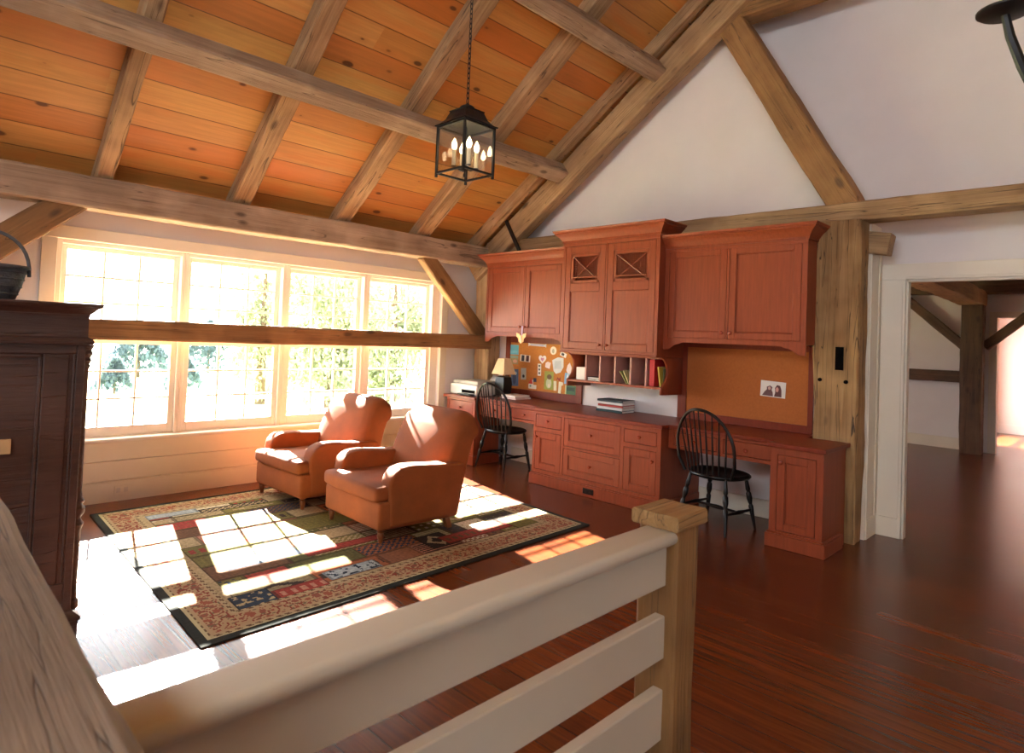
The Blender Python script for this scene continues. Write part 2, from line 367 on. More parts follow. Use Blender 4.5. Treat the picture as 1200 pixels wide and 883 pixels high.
# ------------------------------------------------------------------ the window: four units of two sashes
def sash(b, x0, x1, z0, z1, y, rail_b, rail_t, stile=.0, bar=.016, cols=3, rows=3):
    """glass area x0..x1, z0..z1"""
    s = .045
    b.box(x0 - s, x0, y - .02, y + .02, z0 - rail_b, z1 + rail_t, .003, 1).box(x1, x1 + s, y - .02, y + .02, z0 - rail_b, z1 + rail_t, .003, 1)
    b.box(x0, x1, y - .02, y + .02, z0 - rail_b, z0, .003, 1).box(x0, x1, y - .02, y + .02, z1, z1 + rail_t, .003, 1)
    for i in range(1, cols): c = x0 + (x1 - x0) * i / cols; b.box(c - bar / 2, c + bar / 2, y - .014, y + .014, z0, z1, .003, 1)
    for i in range(1, rows): c = z0 + (z1 - z0) * i / rows; b.box(x0, x1, y - .0135, y + .0135, c - bar / 2, c + bar / 2, .003, 1)
units = [(1.072, 1.842), (1.992, 2.76), (2.92, 3.67), (3.832, 4.602)]
edges = [OX0, 1.917, 2.84, 3.751, OX1]
for i, (a, c) in enumerate(units):
    e0, e1 = edges[i], edges[i + 1]; yb = YW + .03
    w = thing('window_%d' % (i + 1), ((e0 + e1) / 2, YW + .09, OZ0), None, None); w['kind'] = 'structure'
    fr = B(); fr.box(e0, a - .045, yb, YW + .17, OZ0, OZ1, .004, 1).box(c + .045, e1, yb, YW + .17, OZ0, OZ1, .004, 1).box(a - .045, c + .045, yb, YW + .17, 2.0, OZ1).box(a - .045, c + .045, yb + .02, YW + .19, OZ0, .51, .004, 1)
    fr.build('window_frame', M['sash'], w)
    lo = B(); sash(lo, a, c, .585, 1.24, YW + .075, .075, .04); lo.build('lower_sash', M['sash'], w)
    up = B(); sash(up, a, c, 1.36, 1.965, YW + .118, .1, .04); up.build('upper_sash', M['sash'], w)
    gl = B(); gl.box(a, c, YW + .0735, YW + .0765, .585, 1.24).box(a, c, YW + .1165, YW + .1195, 1.36, 1.965); gl.build('glass_pane', M['glass'], w, smooth=0)

# ------------------------------------------------------------------ timber frame
tag(timber('plate_beam', (-2.9, 5.405, 2.357), (5.27, 5.405, 2.357), .21, .232, M['hewn_gray'], seed=1), 'long hewn plate beam along the top of the window wall, under the rafter feet', 'beam')
tag(timber('girt_beam', (-2.9, 5.375, 1.356), (5.235, 5.375, 1.358), .235, .155, M['hewn_brown'], seed=2, amp=.006), 'brown hewn beam crossing in front of the long window at mid height', 'beam')
tag(timber('corner_post', (5.34, 5.44, 0), (5.34, 5.44, 2.25), .25, .2, M['hewn'], up=(1, 0, 0), seed=3), 'hewn corner post between the window and the red wall cabinets', 'post')
tag(timber('timber_post', (5.345, 1.565, 0), (5.345, 1.565, 2.42), .322, .195, M['hewn_post'], up=(1, 0, 0), seed=4, amp=.011), 'broad hewn post with peg holes beside the doorway', 'post')
tag(timber('tie_beam', (5.36, -2.6, 2.485), (5.36, 5.42, 2.485), .22, .145, M['hewn'], seed=5), 'horizontal tie beam across the gable, above the red cabinets', 'beam')
tag(timber('knee_brace', (4.28, 5.39, 2.29), (5.2, 5.39, 1.40), .1, .17, M['hewn_brown'], up=(1, 0, 1), seed=6), 'knee brace slanting from plate beam to corner post right of the window', 'brace')
tag(timber('knee_brace', (1.05, 5.39, 2.31), (.36, 5.39, 1.7), .1, .19, M['hewn_brown'], up=(1, 0, -1), seed=7), 'knee brace slanting down left above the basket', 'brace')
tag(timber('timber_post', (.2, 5.44, 0), (.2, 5.44, 2.25), .22, .2, M['hewn'], up=(1, 0, 0), seed=8), 'hewn post standing behind the dark armoire', 'post')
# common rafters (bottom face on z = raf_z)
def rafter(x0, x1, label, seed, mat='hewn', w=.14, ya=5.5, yb=YR - .05):
    h = .13; off = h / 2 * math.cos(math.atan(S)); offy = h / 2 * math.sin(math.atan(S))
    kk = (yb - 5.35) / (3.5 - 5.35); xe = x0 + (x1 - x0) * kk; xs = x0 + (x1 - x0) * ((ya - 5.35) / (3.5 - 5.35))
    o = timber('rafter', (xs, ya + offy, raf_z(ya) + off), (xe, yb + offy, raf_z(yb) + off), w, h, M[mat], up=(0, S, 1), seed=seed, amp=.006)
    tag(o, label, 'rafter', 'common rafters of the pine ceiling')
rafter(1.207, 1.13, 'tan rafter with a long crack, first from the left of the ceiling', 11, w=.12)
rafter(2.235, 2.13, 'rafter second from the left, between the window and the lantern', 12, w=.165)
rafter(3.24, 3.19, 'rafter third from the left, passing just left of the lantern', 13, w=.165)
rafter(4.225, 4.16, 'rafter fourth from the left, passing behind the lantern', 14, w=.19)
rafter(5.045, 5.1, 'narrow last rafter lying against the sloping gable timber', 15, w=.1)
rafter(.1, .05, 'rafter mostly left of the picture above the basket', 16, w=.14)
# principal gable rafter
ang = math.atan(S)
pz = lambda y: 2.195 + .715 * (5.35 - y)
def principal(y0, y1):
    hh = .25; c = Vector((0, math.sin(ang), math.cos(ang))) * hh / 2
    return timber('gable_rafter', Vector((5.25, y0, pz(y0))) + c, Vector((5.25, y1, pz(y1))) + c, .17, hh, M['hewn'], up=(0, S, 1), seed=17, amp=.008)
tag(principal(5.5, .6), 'heavy sloping gable rafter meeting the white gable wall', 'rafter')
# purlins under the rafters
def purlin(y, x0, x1, label, seed, mat):
    h = .155; z = raf_z(y) - h / 2 / math.cos(ang)
    tag(timber('purlin', (x0, y, z), (x1, y, z), .155, h, M[mat], up=(0, S, 1), seed=seed, amp=.006), label, 'beam', 'purlins under the rafters')
purlin(4.25, -2.9, 5.16, 'lower purlin running behind the lantern across the whole ceiling', 18, 'hewn_gray')
purlin(3.15, -2.9, 5.18, 'upper purlin near the top edge, right of the lantern chain', 19, 'hewn_gray')
tag(timber('gable_strut', (5.36, 2.515, 4.32), (5.36, 1.515, 2.5), .2, .225, M['hewn_brown'], up=(0, 1, -.6), seed=20), 'diagonal strut on the gable wall rising from tie beam to gable rafter', 'brace')
tag(timber('collar_beam', (5.36, 2.62, 4.38), (5.36, -1.4, 4.38), .22, .19, M['hewn_brown'], seed=21), 'collar beam at the very top of the gable, right of the strut', 'beam')
stub = tag(timber('beam_stub', (5.5, 1.45, 2.27), (5.5, 1.27, 2.24), .15, .17, M['hewn'], seed=22, amp=.012), 'cut-off stub of a beam poking out of the broad post toward the doorway', 'beam end')
# pegs on the post, and a black block standing in for the mortise's shade
mo = B().box(5.24, 5.262, 1.508, 1.562, 1.28, 1.455); tag(mo.build('mortise_shade', M['recess_black'], smooth=0), 'black block standing for the shaded mortise slot in the broad post', 'mortise')
for (y, z, lab) in ((1.556, 2.143, 'upper dark peg hole in the broad post'), (1.668, 1.199, 'left dark peg hole below the mortise slot'), (1.488, 1.194, 'right dark peg hole below the mortise slot')):
    tag(B().lathe((5.25, y, z), (-1, 0, 0), [(-.01, .014), (.008, .014), (.01, .01)], 12).build('wood_peg', M['recess_black']), lab, 'peg', 'pegs of the broad post')
# iron strap
sp = B().prism([(5.08, 4.975, 2.735), (5.08, 4.935, 2.755), (5.08, 4.70, 2.37), (5.08, 4.74, 2.35)], (.02, 0, 0), .004, 1).lathe((5.08, 4.945, 2.725), (-1, 0, 0), [(0, .014), (.008, .012)], 10)
tag(sp.build('iron_strap', M['iron_black']), 'black iron strap slanting from the gable rafter down behind the left cabinet', 'strap')

# ------------------------------------------------------------------ red built-in desk and cabinets (fronts face -X)
def grid_frame(b, x0, x1, y0, y1, z0, z1, holes):
    """face frame filling y0..y1, z0..z1 apart from the holes"""
    ys = sorted({y0, y1} | {h[0] for h in holes} | {h[1] for h in holes}); zs = sorted({z0, z1} | {h[2] for h in holes} | {h[3] for h in holes})
    for a, c in zip(ys, ys[1:]):
        for d, e in zip(zs, zs[1:]):
            m = ((a + c) / 2, (d + e) / 2)
            if not any(h[0] < m[0] < h[1] and h[2] < m[1] < h[3] for h in holes): b.box(x0, x1, a, c, d, e)
G = .0035
def knob(parent, x, y, z, r=.015):
    b = B().lathe((x, y, z), (-1, 0, 0), [(0, r * .55), (.012, r * .45), (.018, r * .9), (.025, r), (.031, r * .8), (.034, r * .2)], 14); return b.build('knob', M['knob'], parent)
def door(parent, x, y0, y1, z0, z1, name='door', st=.055, kn=None, mat=None, flat=False, top=None):
    """shaker front lying in the opening; kn = (y, z) of the knob"""
    y0 += G; y1 -= G; z0 += G; z1 -= G; b = B()
    if flat: b.box(x, x + .02, y0, y1, z0, z1, .003, 1)
    else:
        b.box(x, x + .02, y0, y0 + st, z0, z1, .002, 1).box(x, x + .02, y1 - st, y1, z0, z1, .002, 1)
        b.box(x, x + .02, y0 + st, y1 - st, z0, z0 + st, .002, 1).box(x, x + .02, y0 + st, y1 - st, z1 - st, z1, .002, 1)
        b.box(x + .011, x + .018, y0 + st - .002, y1 - st + .002, z0 + st - .002, z1 - st + .002)
        m = .008
        for q in ((y0 + st, y0 + st + m, z0 + st, z1 - st), (y1 - st - m, y1 - st, z0 + st, z1 - st), (y0 + st, y1 - st, z0 + st, z0 + st + m), (y0 + st, y1 - st, z1 - st - m, z1 - st)): b.box(x + .005, x + .016, *q, .0025, 1)
    o = b.build(name, mat or M['red'], parent)
    if kn: knob(o, x, kn[0], kn[1])
    return o
def crown(b, xf, y0, y1, xb, z0, prof, left=True):
    rings = []
    for out, dz in prof: rings.append([(xb, y0 - out, z0 + dz), (xf - out, y0 - out, z0 + dz), (xf - out, y1 + (out if left else 0), z0 + dz), (xb, y1 + (out if left else 0), z0 + dz)])
    b.sheet(rings); r = rings[-1]; b.sheet([[r[0], r[1]], [r[3], r[2]]]); q = rings[0]; b.sheet([[q[0], q[3]], [q[1], q[2]]])
CROWN = [(0, 0), (.012, .0), (.012, .02), (.02, .028), (.03, .045), (.05, .068), (.072, .085), (.072, .094), (.084, .1), (.09, .118), (0.0, .118)]
XB = 5.448
# --- base: drawer and door unit in the middle
c = thing('drawer_cabinet', (5.1, 3.42, 0), 'brick red base cabinet with two wide middle drawers, between the two kneeholes', 'cabinet')
fx = 4.76; holes = [(3.787, 4.112, .555, .684), (3.787, 4.112, .145, .515), (3.125, 3.757, .418, .686), (3.125, 3.757, .145, .398), (2.767, 3.09, .555, .675), (2.767, 3.09, .14, .515)]
b = B().box(fx + .0232, XB, 2.728, 4.14, .0, .7125); grid_frame(b, fx, fx + .023, 2.728, 4.14, .11, .7125, holes); b.build('cabinet_body', M['red'], c, smooth=0)
b = B().box(fx - .022, XB, 2.712, 4.158, 0, .1, .003, 1).box(fx - .015, fx + .02, 2.716, 4.152, .1, .112, .004, 1); b.build('plinth', M['red'], c)
door(c, fx, *holes[0], name='drawer', flat=True, kn=(3.95, .622)); door(c, fx, *holes[1], kn=(4.085, .462), st=.06)
door(c, fx, *holes[2], name='drawer', kn=(3.435, .557)); door(c, fx, *holes[3], name='drawer', kn=(3.435, .272))
door(c, fx, *holes[4], name='drawer', flat=True, kn=(2.928, .615)); door(c, fx, *holes[5], kn=(2.8, .428), st=.06)
ob = B().box(fx - .028, fx - .02, 3.375, 3.495, .028, .08, .003, 1); o = tag(ob.build('floor_outlet', M['black']), 'small black outlet plate in the plinth of the red drawer cabinet', 'outlet')
for y in (3.41, 3.46): B().box(fx - .0295, fx - .027, y - .012, y + .012, .042, .066, .002, 1).build('socket', M['iron'], o)
# --- right pedestal
c = thing('pedestal_cabinet', (5.0, 1.64, 0), 'red single-door pedestal cabinet at the doorway end of the desk', 'cabinet')
fx = 4.725; h = (1.508, 1.773, .118, .662); b = B().box(fx + .0232, 5.2, 1.462, 1.82, 0, .7125); grid_frame(b, fx, fx + .023, 1.462, 1.82, .1, .7125, [h]); b.build('cabinet_body', M['red'], c, smooth=0)
B().box(fx - .025, 5.1, 1.437, 1.84, 0, .095, .003, 1).box(fx - .015, 5.1, 1.447, 1.832, .095, .108, .004, 1).build('plinth', M['red'], c)
door(c, fx, *h, kn=(1.742, .608), st=.052)
# --- printer pedestal
c = thing('pedestal_cabinet', (5.1, 5.3, 0), 'red drawer pedestal carrying the printer beside the window', 'cabinet')
fx = 4.83; hs = [(5.1, 5.5, .54, .69), (5.1, 5.5, .33, .52), (5.1, 5.5, .12, .31)]
b = B().box(fx + .0232, 5.225, 5.064, 5.536, 0, .7125); grid_frame(b, fx, fx + .023, 5.064, 5.536, .1, .7125, hs); b.build('cabinet_body', M['red'], c, smooth=0)
B().box(fx - .02, 5.225, 5.045, 5.555, 0, .1, .003, 1).build('plinth', M['red'], c)
for q in hs: door(c, fx, *q, name='drawer', flat=True, kn=((q[0] + q[1]) / 2, (q[2] + q[3]) / 2))
# --- aprons with drawers over the kneeholes
def apron(y0, y1, fx, lab):
    c = thing('desk_drawer_unit', (5.1, (y0 + y1) / 2, .55), lab, 'drawer unit'); m = (y0 + y1) / 2
    hs = [(y0 + .05, m - .025, .578, .69), (m + .025, y1 - .05, .578, .69)]
    b = B().box(fx + .0232, XB, y0, y1, .55, .7125); grid_frame(b, fx, fx + .023, y0, y1, .55, .7125, hs); b.build('apron', M['red'], c, smooth=0)
    for q in hs: door(c, fx, *q, name='drawer', flat=True, kn=((q[0] + q[1]) / 2, .628))
apron(1.822, 2.722, 4.87, 'red drawer apron over the right kneehole, behind the right black chair')
apron(4.142, 5.06, 4.9, 'red drawer apron over the left kneehole, beneath the lamp')
# dark inner side of the pedestals is the cabinet body itself
# --- worktop
wt = B().prism([(5.238, 1.44, .713), (4.69, 1.44, .713), (4.69, 1.835, .713), (4.845, 1.835, .713), (4.845, 2.705, .713), (4.735, 2.705, .713), (4.735, 4.165, .713), (4.87, 4.165, .713), (4.87, 5.045, .713), (4.8, 5.045, .713), (4.8, 5.575, .713), (5.228, 5.575, .713), (5.228, 5.305, .713), (XB, 5.305, .713), (XB, 1.74, .713), (5.238, 1.74, .713)], (0, 0, .032), .006, 2)
tag(wt.build('desk_worktop', M['red_dark'], smooth=0), 'long stepped red desk worktop running the whole length of the gable wall', 'worktop')
# --- upper cabinets
def bracket(b, x, y0, y1, ztop, drop, w=.16):
    """valance under a wall cabinet with a shaped bracket at each end"""
    pts = [(y0, ztop), (y0, ztop - drop), (y0 + .05, ztop - drop), (y0 + .075, ztop - drop * .8), (y0 + .11, ztop - drop * .5), (y0 + w, ztop - drop * .38), (y0 + w + .02, ztop - drop * .25), (y1 - w - .02, ztop - drop * .25), (y1 - w, ztop - drop * .38), (y1 - .11, ztop - drop * .5), (y1 - .075, ztop - drop * .8), (y1 - .05, ztop - drop), (y1, ztop - drop), (y1, ztop)]
    b.prism([(x, y, z) for y, z in pts], (.02, 0, 0), .002, 1)
def wall_cab(lab, fx, y0, y1, z0, z1, hs, knobs, zc, leftcrown, valance=True):
    c = thing('wall_cabinet', ((fx + XB) / 2, (y0 + y1) / 2, z0), lab, 'cabinet')
    b = B().box(fx + .0232, XB, y0, y1, z0, z1); grid_frame(b, fx, fx + .023, y0, y1, z0, z1, hs); b.build('cabinet_body', M['red'], c, smooth=0)
    b = B(); crown(b, fx, y0, y1, XB, zc, CROWN, leftcrown); b.box(fx - .006, fx, y0 - .004, y1 + (.004 if leftcrown else 0), z1 - .03, z1, .002, 1); b.build('crown_moulding', M['red'], c, smooth=25)
    if valance: b = B(); bracket(b, fx, y0, y1, z0 + .002, .088); b.build('valance', M['red'], c)
    for q, k in zip(hs, knobs):
        if q is not None and not callable(k): door(c, fx, *q, kn=k)
    return c
wall_cab('red wall cabinet on the left, with the butterfly hanging from its knob', 5.05, 3.9915, 5.18, 1.455, 2.245, [(4.09, 4.585, 1.478, 2.205), (4.605, 5.15, 1.478, 2.205)], [(4.562, 1.545), (4.632, 1.545)], 2.245, True)
wall_cab('red wall cabinet on the right, over the bare tan corkboard', 5.05, 1.712, 2.9085, 1.462, 2.265, [(1.752, 2.322), (2.34, 2.868)] and [(1.752, 2.322, 1.482, 2.262 - .015), (2.34, 2.868, 1.482, 2.262 - .015)], [(2.295, 1.535), (2.365, 1.535)], 2.265, False)
# centre hutch cabinet
fx = 4.95; y0, y1 = 2.91, 3.99
c = thing('hutch_cabinet', (5.2, 3.45, 1.3), 'tall middle red cabinet with lattice lights, standing proud above the pigeonholes', 'cabinet')
hs = [(2.945, 3.462, 1.34, 2.352), (3.48, 3.962, 1.34, 2.352)]
b = B().box(fx + .2, XB, y0, y1, 1.302, 2.39).box(fx + .0232, fx + .2, y0, y0 + .02, 1.302, 2.39).box(fx + .0232, fx + .2, y1 - .02, y1, 1.302, 2.39).box(fx + .0232, fx + .2, y0 + .02, y1 - .02, 1.302, 1.32).box(fx + .0232, fx + .2, y0 + .02, y1 - .02, 2.36, 2.39).box(fx + .0232, fx + .2, y0 + .02, y1 - .02, 1.93, 1.95)
grid_frame(b, fx, fx + .023, y0, y1, 1.302, 2.39, hs); b.box(fx - .012, fx + .01, y0 - .004, y1 + .004, 1.3, 1.318, .004, 1); b.build('cabinet_body', M['red'], c, smooth=0)
b = B(); crown(b, fx, y0, y1, XB, 2.39, CROWN, True); b.box(fx - .006, fx, y0 - .004, y1 + .004, 2.362, 2.39, .002, 1); b.build('crown_moulding', M['red'], c, smooth=25)
for i, (a, e, z0, z1) in enumerate(hs):
    a += G; e -= G; z0 += G; z1 -= G; s = .062; b = B(); x = fx
    b.box(x, x + .02, a, a + s, z0, z1, .002, 1).box(x, x + .02, e - s, e, z0, z1, .002, 1).box(x, x + .02, a + s, e - s, z0, z0 + s, .002, 1).box(x, x + .02, a + s, e - s, z1 - s - .01, z1, .002, 1).box(x, x + .02, a + s, e - s, 1.905, 1.985, .002, 1)
    b.box(x + .011, x + .018, a + s, e - s, z0 + s, 1.905)
    for q in ((a + s, a + s + .008, z0 + s, 1.905), (e - s - .008, e - s, z0 + s, 1.905), (a + s, e - s, z0 + s, z0 + s + .008), (a + s, e - s, 1.897, 1.905)): b.box(x + .005, x + .016, *q, .0025, 1)
    # frame of the lattice light
    m = .03; gz0, gz1, ga, ge = 1.985, z1 - s - .01, a + s, e - s
    for q in ((ga, ga + m, gz0, gz1), (ge - m, ge, gz0, gz1), (ga, ge, gz0, gz0 + m), (ga, ge, gz1 - m, gz1)): b.box(x + .004, x + .018, *q, .002, 1)
    d = b.build('door', M['red'], c); knob(d, x, (a + .03) if i == 1 else (e - .03), z0 + .045, .014)
    ga += m; ge -= m; gz0 += m; gz1 -= m; b = B()
    b.tube([(x + .009, ga, gz0), (x + .009, ge, gz1)], .007, 6).tube([(x + .012, ga, gz1), (x + .012, ge, gz0)], .007, 6).box(x + .002, x + .014, ga, ge, gz0 + .02, gz0 + .036, .003, 1)
    b.build('lattice', M['red'], d)
    b = B()
    for k in range(1, 14): b.box(x + .018, x + .02, ga + (ge - ga) * k / 14 - .0025, ga + (ge - ga) * k / 14 + .0025, gz0 + .03, gz1)
    for k in range(1, 11): b.box(x + .0185, x + .0205, ga, ge, gz0 + .03 + (gz1 - gz0 - .03) * k / 11 - .0025, gz0 + .03 + (gz1 - gz0 - .03) * k / 11 + .0025)
    b.build('wire_mesh', M['red_dark'], d, smooth=0)
# pigeonholes under the hutch
c = thing('pigeonhole_shelf', (5.2, 3.4, 1.015), 'red row of pigeonholes with curved ends under the middle cabinet', 'shelf')
xs = 5.06
b = B().box(xs, XB, 2.93, 3.965, 1.012, 1.034, .002, 1).box(xs + .02, XB, 2.93, 3.965, 1.284, 1.301); b.build('shelf_board', M['red'], c)
b = B().box(XB - .06, XB - .045, 2.93, 3.965, 1.03, 1.29); b.build('back_panel', M['red_dark'], c, smooth=0)
div = [3.085, 3.248, 3.42, 3.592, 3.76]
for y in div: B().box(xs + .012, XB - .05, y - .009, y + .009, 1.034, 1.286, .001, 1).build('divider', colour((182, 132, 120)), c)  # light on the front edges is put into this paler pink
for y, nm in ((2.912, 'side_bracket'), (3.965, 'side_bracket')):
    prof = [(XB, 1.301), (xs - .0, 1.301), (xs + .015, 1.29), (xs + .06, 1.262), (xs + .088, 1.225), (xs + .1, 1.18), (xs + .088, 1.125), (xs + .06, 1.08), (xs + .025, 1.045), (xs, 1.03), (xs, .965), (XB, .955)]
    B().prism([(x, y, z) for x, z in prof], (0, .022, 0), .002, 1).build(nm, M['red'], c, smooth=50)
# corkboards
c = thing('corkboard', (5.43, 4.65, .745), 'cork pinboard covered with cards and photos under the left cabinet', 'pinboard')
B().box(5.436, XB, 4.14, 5.135, .832, 1.372).build('cork_panel', M['cork'], c, smooth=0)
B().box(5.425, XB, 5.13, 5.2, .746, 1.45, .002, 1).box(5.425, XB, 4.065, 5.13, .746, .834, .002, 1).box(5.425, XB, 4.065, 4.14, .834, 1.3, .002, 1).box(5.43, XB, 4.065, 5.13, 1.37, 1.452).build('frame', M['red_dark'], c)
c = thing('corkboard', (5.43, 2.35, .745), 'bare tan corkboard holding one photo, under the right cabinet', 'pinboard')
B().box(5.436, XB, 1.81, 2.872, .808, 1.42).build('cork_panel', M['cork2'], c, smooth=0)
B().box(5.425, XB, 2.87, 2.955, .746, 1.45, .002, 1).box(5.425, XB, 1.772, 1.812, .746, 1.45, .002, 1).box(5.425, XB, 1.812, 2.87, .746, .81, .002, 1).box(5.43, XB, 1.812, 2.87, 1.405, 1.458).build('frame', M['red_dark'], c)

# ------------------------------------------------------------------ pinned cards
PX = 5.4345
def card(name, y, z, w, h, rgb, lab, rot=0., cat='card', pts=None, parts=(), grp=None, x=PX):
    """flat card, unit shape scaled to w x h; y axis runs to picture left"""
    pts = pts or [(-.5, -.5), (.5, -.5), (.5, .5), (-.5, .5)]; ca, sa = math.cos(rot), math.sin(rot)
    def P(u, v, dx=0.): u *= w; v *= h; return (x + dx, y - (u * ca - v * sa), z + u * sa + v * ca)
    o = B().prism([P(*q) for q in pts], (-.0016, 0, 0)).build(name, colour(rgb), smooth=0, origin=(x, y, z)); tag(o, lab, cat, grp)
    for i, (pn, pp, col) in enumerate(parts):
        B().prism([P(*q, -.0017 - .0004 * i) for q in pp], (-.0005, 0, 0)).build(pn, colour(col), o, smooth=0)
    return o
def circ(cx, cy, rx, ry, n=14, a0=0., a1=2 * PI): return [(cx + rx * math.cos(a0 + (a1 - a0) * k / n), cy + ry * math.sin(a0 + (a1 - a0) * k / n)) for k in range(n + (0 if abs(a1 - a0 - 2 * PI) < 1e-6 else 1))]
def rc(x0, y0, x1, y1): return [(x0, y0), (x1, y0), (x1, y1), (x0, y1)]
HEART = [(0, -.5), (.2, -.3), (.42, -.05), (.5, .18), (.46, .38), (.3, .5), (.12, .46), (0, .3), (-.12, .46), (-.3, .5), (-.46, .38), (-.5, .18), (-.42, -.05), (-.2, -.3)]
card('blue_card', 5.073, 1.284, .147, .113, (96, 170, 190), 'plain turquoise card at the top left of the cork pinboard', parts=[('pale_band', rc(-.4, -.35, .4, -.1), (110, 184, 200))])  # slightly lighter band across the card
card('photo', 5.07, 1.165, .14, .102, (150, 128, 86), 'muddy green and pink photo pinned below the turquoise card', cat='photo', parts=[('flowers', circ(.15, -.15, .25, .2), (196, 140, 120)), ('sky', rc(-.5, .2, .5, .5), (134, 150, 132))])
card('postcard', 5.045, .96, .116, .197, (70, 88, 120), 'tall dark blue postcard beside the lamp shade', .03, parts=[('figure', circ(-.05, -.05, .25, .36), (40, 50, 80)), ('pale_spots', circ(.1, .25, .2, .1), (140, 160, 180))])
card('photo_strip', 4.892, 1.192, .157, .078, (220, 206, 190), 'pale card with two dark photos, top of the pinboard', -.05, cat='photo', parts=[('dark_picture', rc(-.36, -.45, -.08, .42), (52, 42, 50)), ('dark_picture', rc(.1, -.4, .38, .45), (74, 30, 26))])
card('grey_card', 4.908, 1.012, .08, .133, (168, 172, 160), 'narrow grey card with a black dot', .04, parts=[('dot', circ(0, -.2, .22, .14), (30, 28, 30))])
card('heart_card', 4.63, 1.192, .111, .092, (230, 220, 218), 'white heart cut-out with a small pink heart inside', 0., pts=HEART, parts=[('pink_heart', [(a * .45, b * .45) for a, b in HEART], (196, 130, 160))])
card('heart_strip', 4.669, 1.075, .05, .136, (222, 220, 206), 'narrow white strip with three dark hearts', .02, parts=[('small_heart', [(a * .6, b * .2 + dz) for a, b in HEART], (86, 84, 74)) for dz in (-.3, 0, .3)])
card('pink_note', 4.546, 1.135, .074, .075, (226, 206, 206), 'small pale pink note right of the heart cut-out', -.12, pts=[(-.5, -.4), (.4, -.5), (.5, .4), (-.1, .5), (-.5, .25)])
card('note_sheet', 4.403, 1.138, .16, .18, (206, 206, 206), 'largest sheet on the pinboard, white with faint grey writing', .08, pts=[(-.4, -.32), (-.2, -.5), (.2, -.42), (.48, -.1), (.5, .45), (0, .5), (-.5, .34)], parts=[('grey_writing', rc(-.3, -.2, .3, .28), (186, 190, 194))])
card('oval_card', 4.477, 1.299, .09, .092, (226, 214, 200), 'white egg-shaped card pinned below the cabinet valance', 0, pts=circ(0, 0, .5, .5), parts=[('egg_ring', circ(0, -.05, .2, .28), (170, 160, 140))])
card('banner', 4.716, 1.352, .268, .04, (204, 200, 208), 'long lavender banner tacked along the top of the pinboard', -.02, pts=[(-.5, -.5), (-.42, -.3), (.4, -.3), (.5, -.5), (.5, .5), (.4, .3), (-.42, .3), (-.5, .5)], parts=[('lavender_line', rc(-.36, -.12, .36, .12), (150, 150, 190))])
card('green_card', 4.525, .964, .132, .203, (150, 150, 60), 'olive green photo card with pale figures', 0, cat='photo', parts=[('pale_figure', circ(0, -.15, .3, .28), (190, 190, 150)), ('brown_figure', circ(.05, .2, .26, .14), (110, 84, 50)), ('face', circ(.05, -.28, .12, .1), (220, 200, 180))])
card('paper_house', 4.766, .902, .12, .1, (206, 206, 196), 'paper house cut-out with a red roof', 0, pts=[(-.5, -.5), (.5, -.5), (.5, -.05), (.1, -.05), (.1, .5), (-.2, .5), (-.5, -.05)], parts=[('red_roof', [(-.5, .05), (.06, .05), (-.14, .75)], (196, 54, 40)), ('blue_flag', rc(.12, .3, .5, .75), (44, 48, 70)), ('window', circ(-.22, -.2, .12, .12), (110, 150, 140))])
card('bookmark', 4.434, .913, .04, .106, (222, 210, 176), 'left and shorter of two cream bookmarks', .05, cat='bookmark')
card('bookmark', 4.358, .898, .06, .126, (224, 212, 186), 'right and longer of two cream bookmarks', -.1, cat='bookmark', pts=[(-.4, -.5), (.2, -.5), (.2, .2), (.5, .25), (.5, .5), (-.5, .5)])
card('blue_ribbon_card', 4.272, 1.005, .066, .12, (120, 170, 204), 'sky blue card near the curved bracket', -.06, parts=[('white_figure', circ(.1, 0, .2, .4), (222, 222, 226))])
card('torn_paper', 4.25, 1.111, .075, .135, (222, 208, 208), 'crumpled pale scrap at the right edge of the pinboard', .1, pts=[(-.5, -.1), (-.1, -.5), (.3, -.35), (.5, .1), (.2, .5), (-.2, .3)])
card('landscape_photo', 4.22, .885, .144, .098, (60, 96, 62), 'green landscape photo in the lower right corner of the pinboard', -.02, cat='photo', parts=[('dark_trees', rc(-.45, -.1, .4, .3), (36, 62, 46)), ('pale_edge', rc(-.5, -.5, -.38, .5), (180, 180, 130))])
card('name_card', 4.334, 1.262, .087, .047, (220, 216, 212), 'small white card at the top right of the pinboard', -.35, parts=[('dark_picture', rc(-.3, -.3, .15, .3), (52, 50, 54))])
card('red_sticker', 4.388, .991, .06, .042, (140, 52, 34), 'small dark red sticker above the bookmarks', 0, pts=[(-.5, -.5), (-.2, 0), (.1, -.5), (.5, -.4), (.4, .5), (.1, .1), (-.3, .5)])
card('couple_photo', 2.09, 1.082, .205, .132, (214, 206, 200), 'snapshot of two people pinned alone on the bare corkboard', -.04, cat='photo', parts=[
    ('left_person', [(-.42, -.45), (.02, -.45), (.0, -.2), (-.05, -.05), (-.02, .12), (-.12, .22), (-.25, .12), (-.24, -.05), (-.34, -.22)], (96, 60, 62)), ('right_person', [(.06, -.45), (.36, -.45), (.34, 0), (.28, .26), (.16, .3), (.08, .1), (.1, -.2)], (84, 40, 40)), ('left_face', circ(-.14, .04, .06, .11), (190, 150, 140)), ('right_face', circ(.17, .0, .06, .16), (198, 140, 132))])
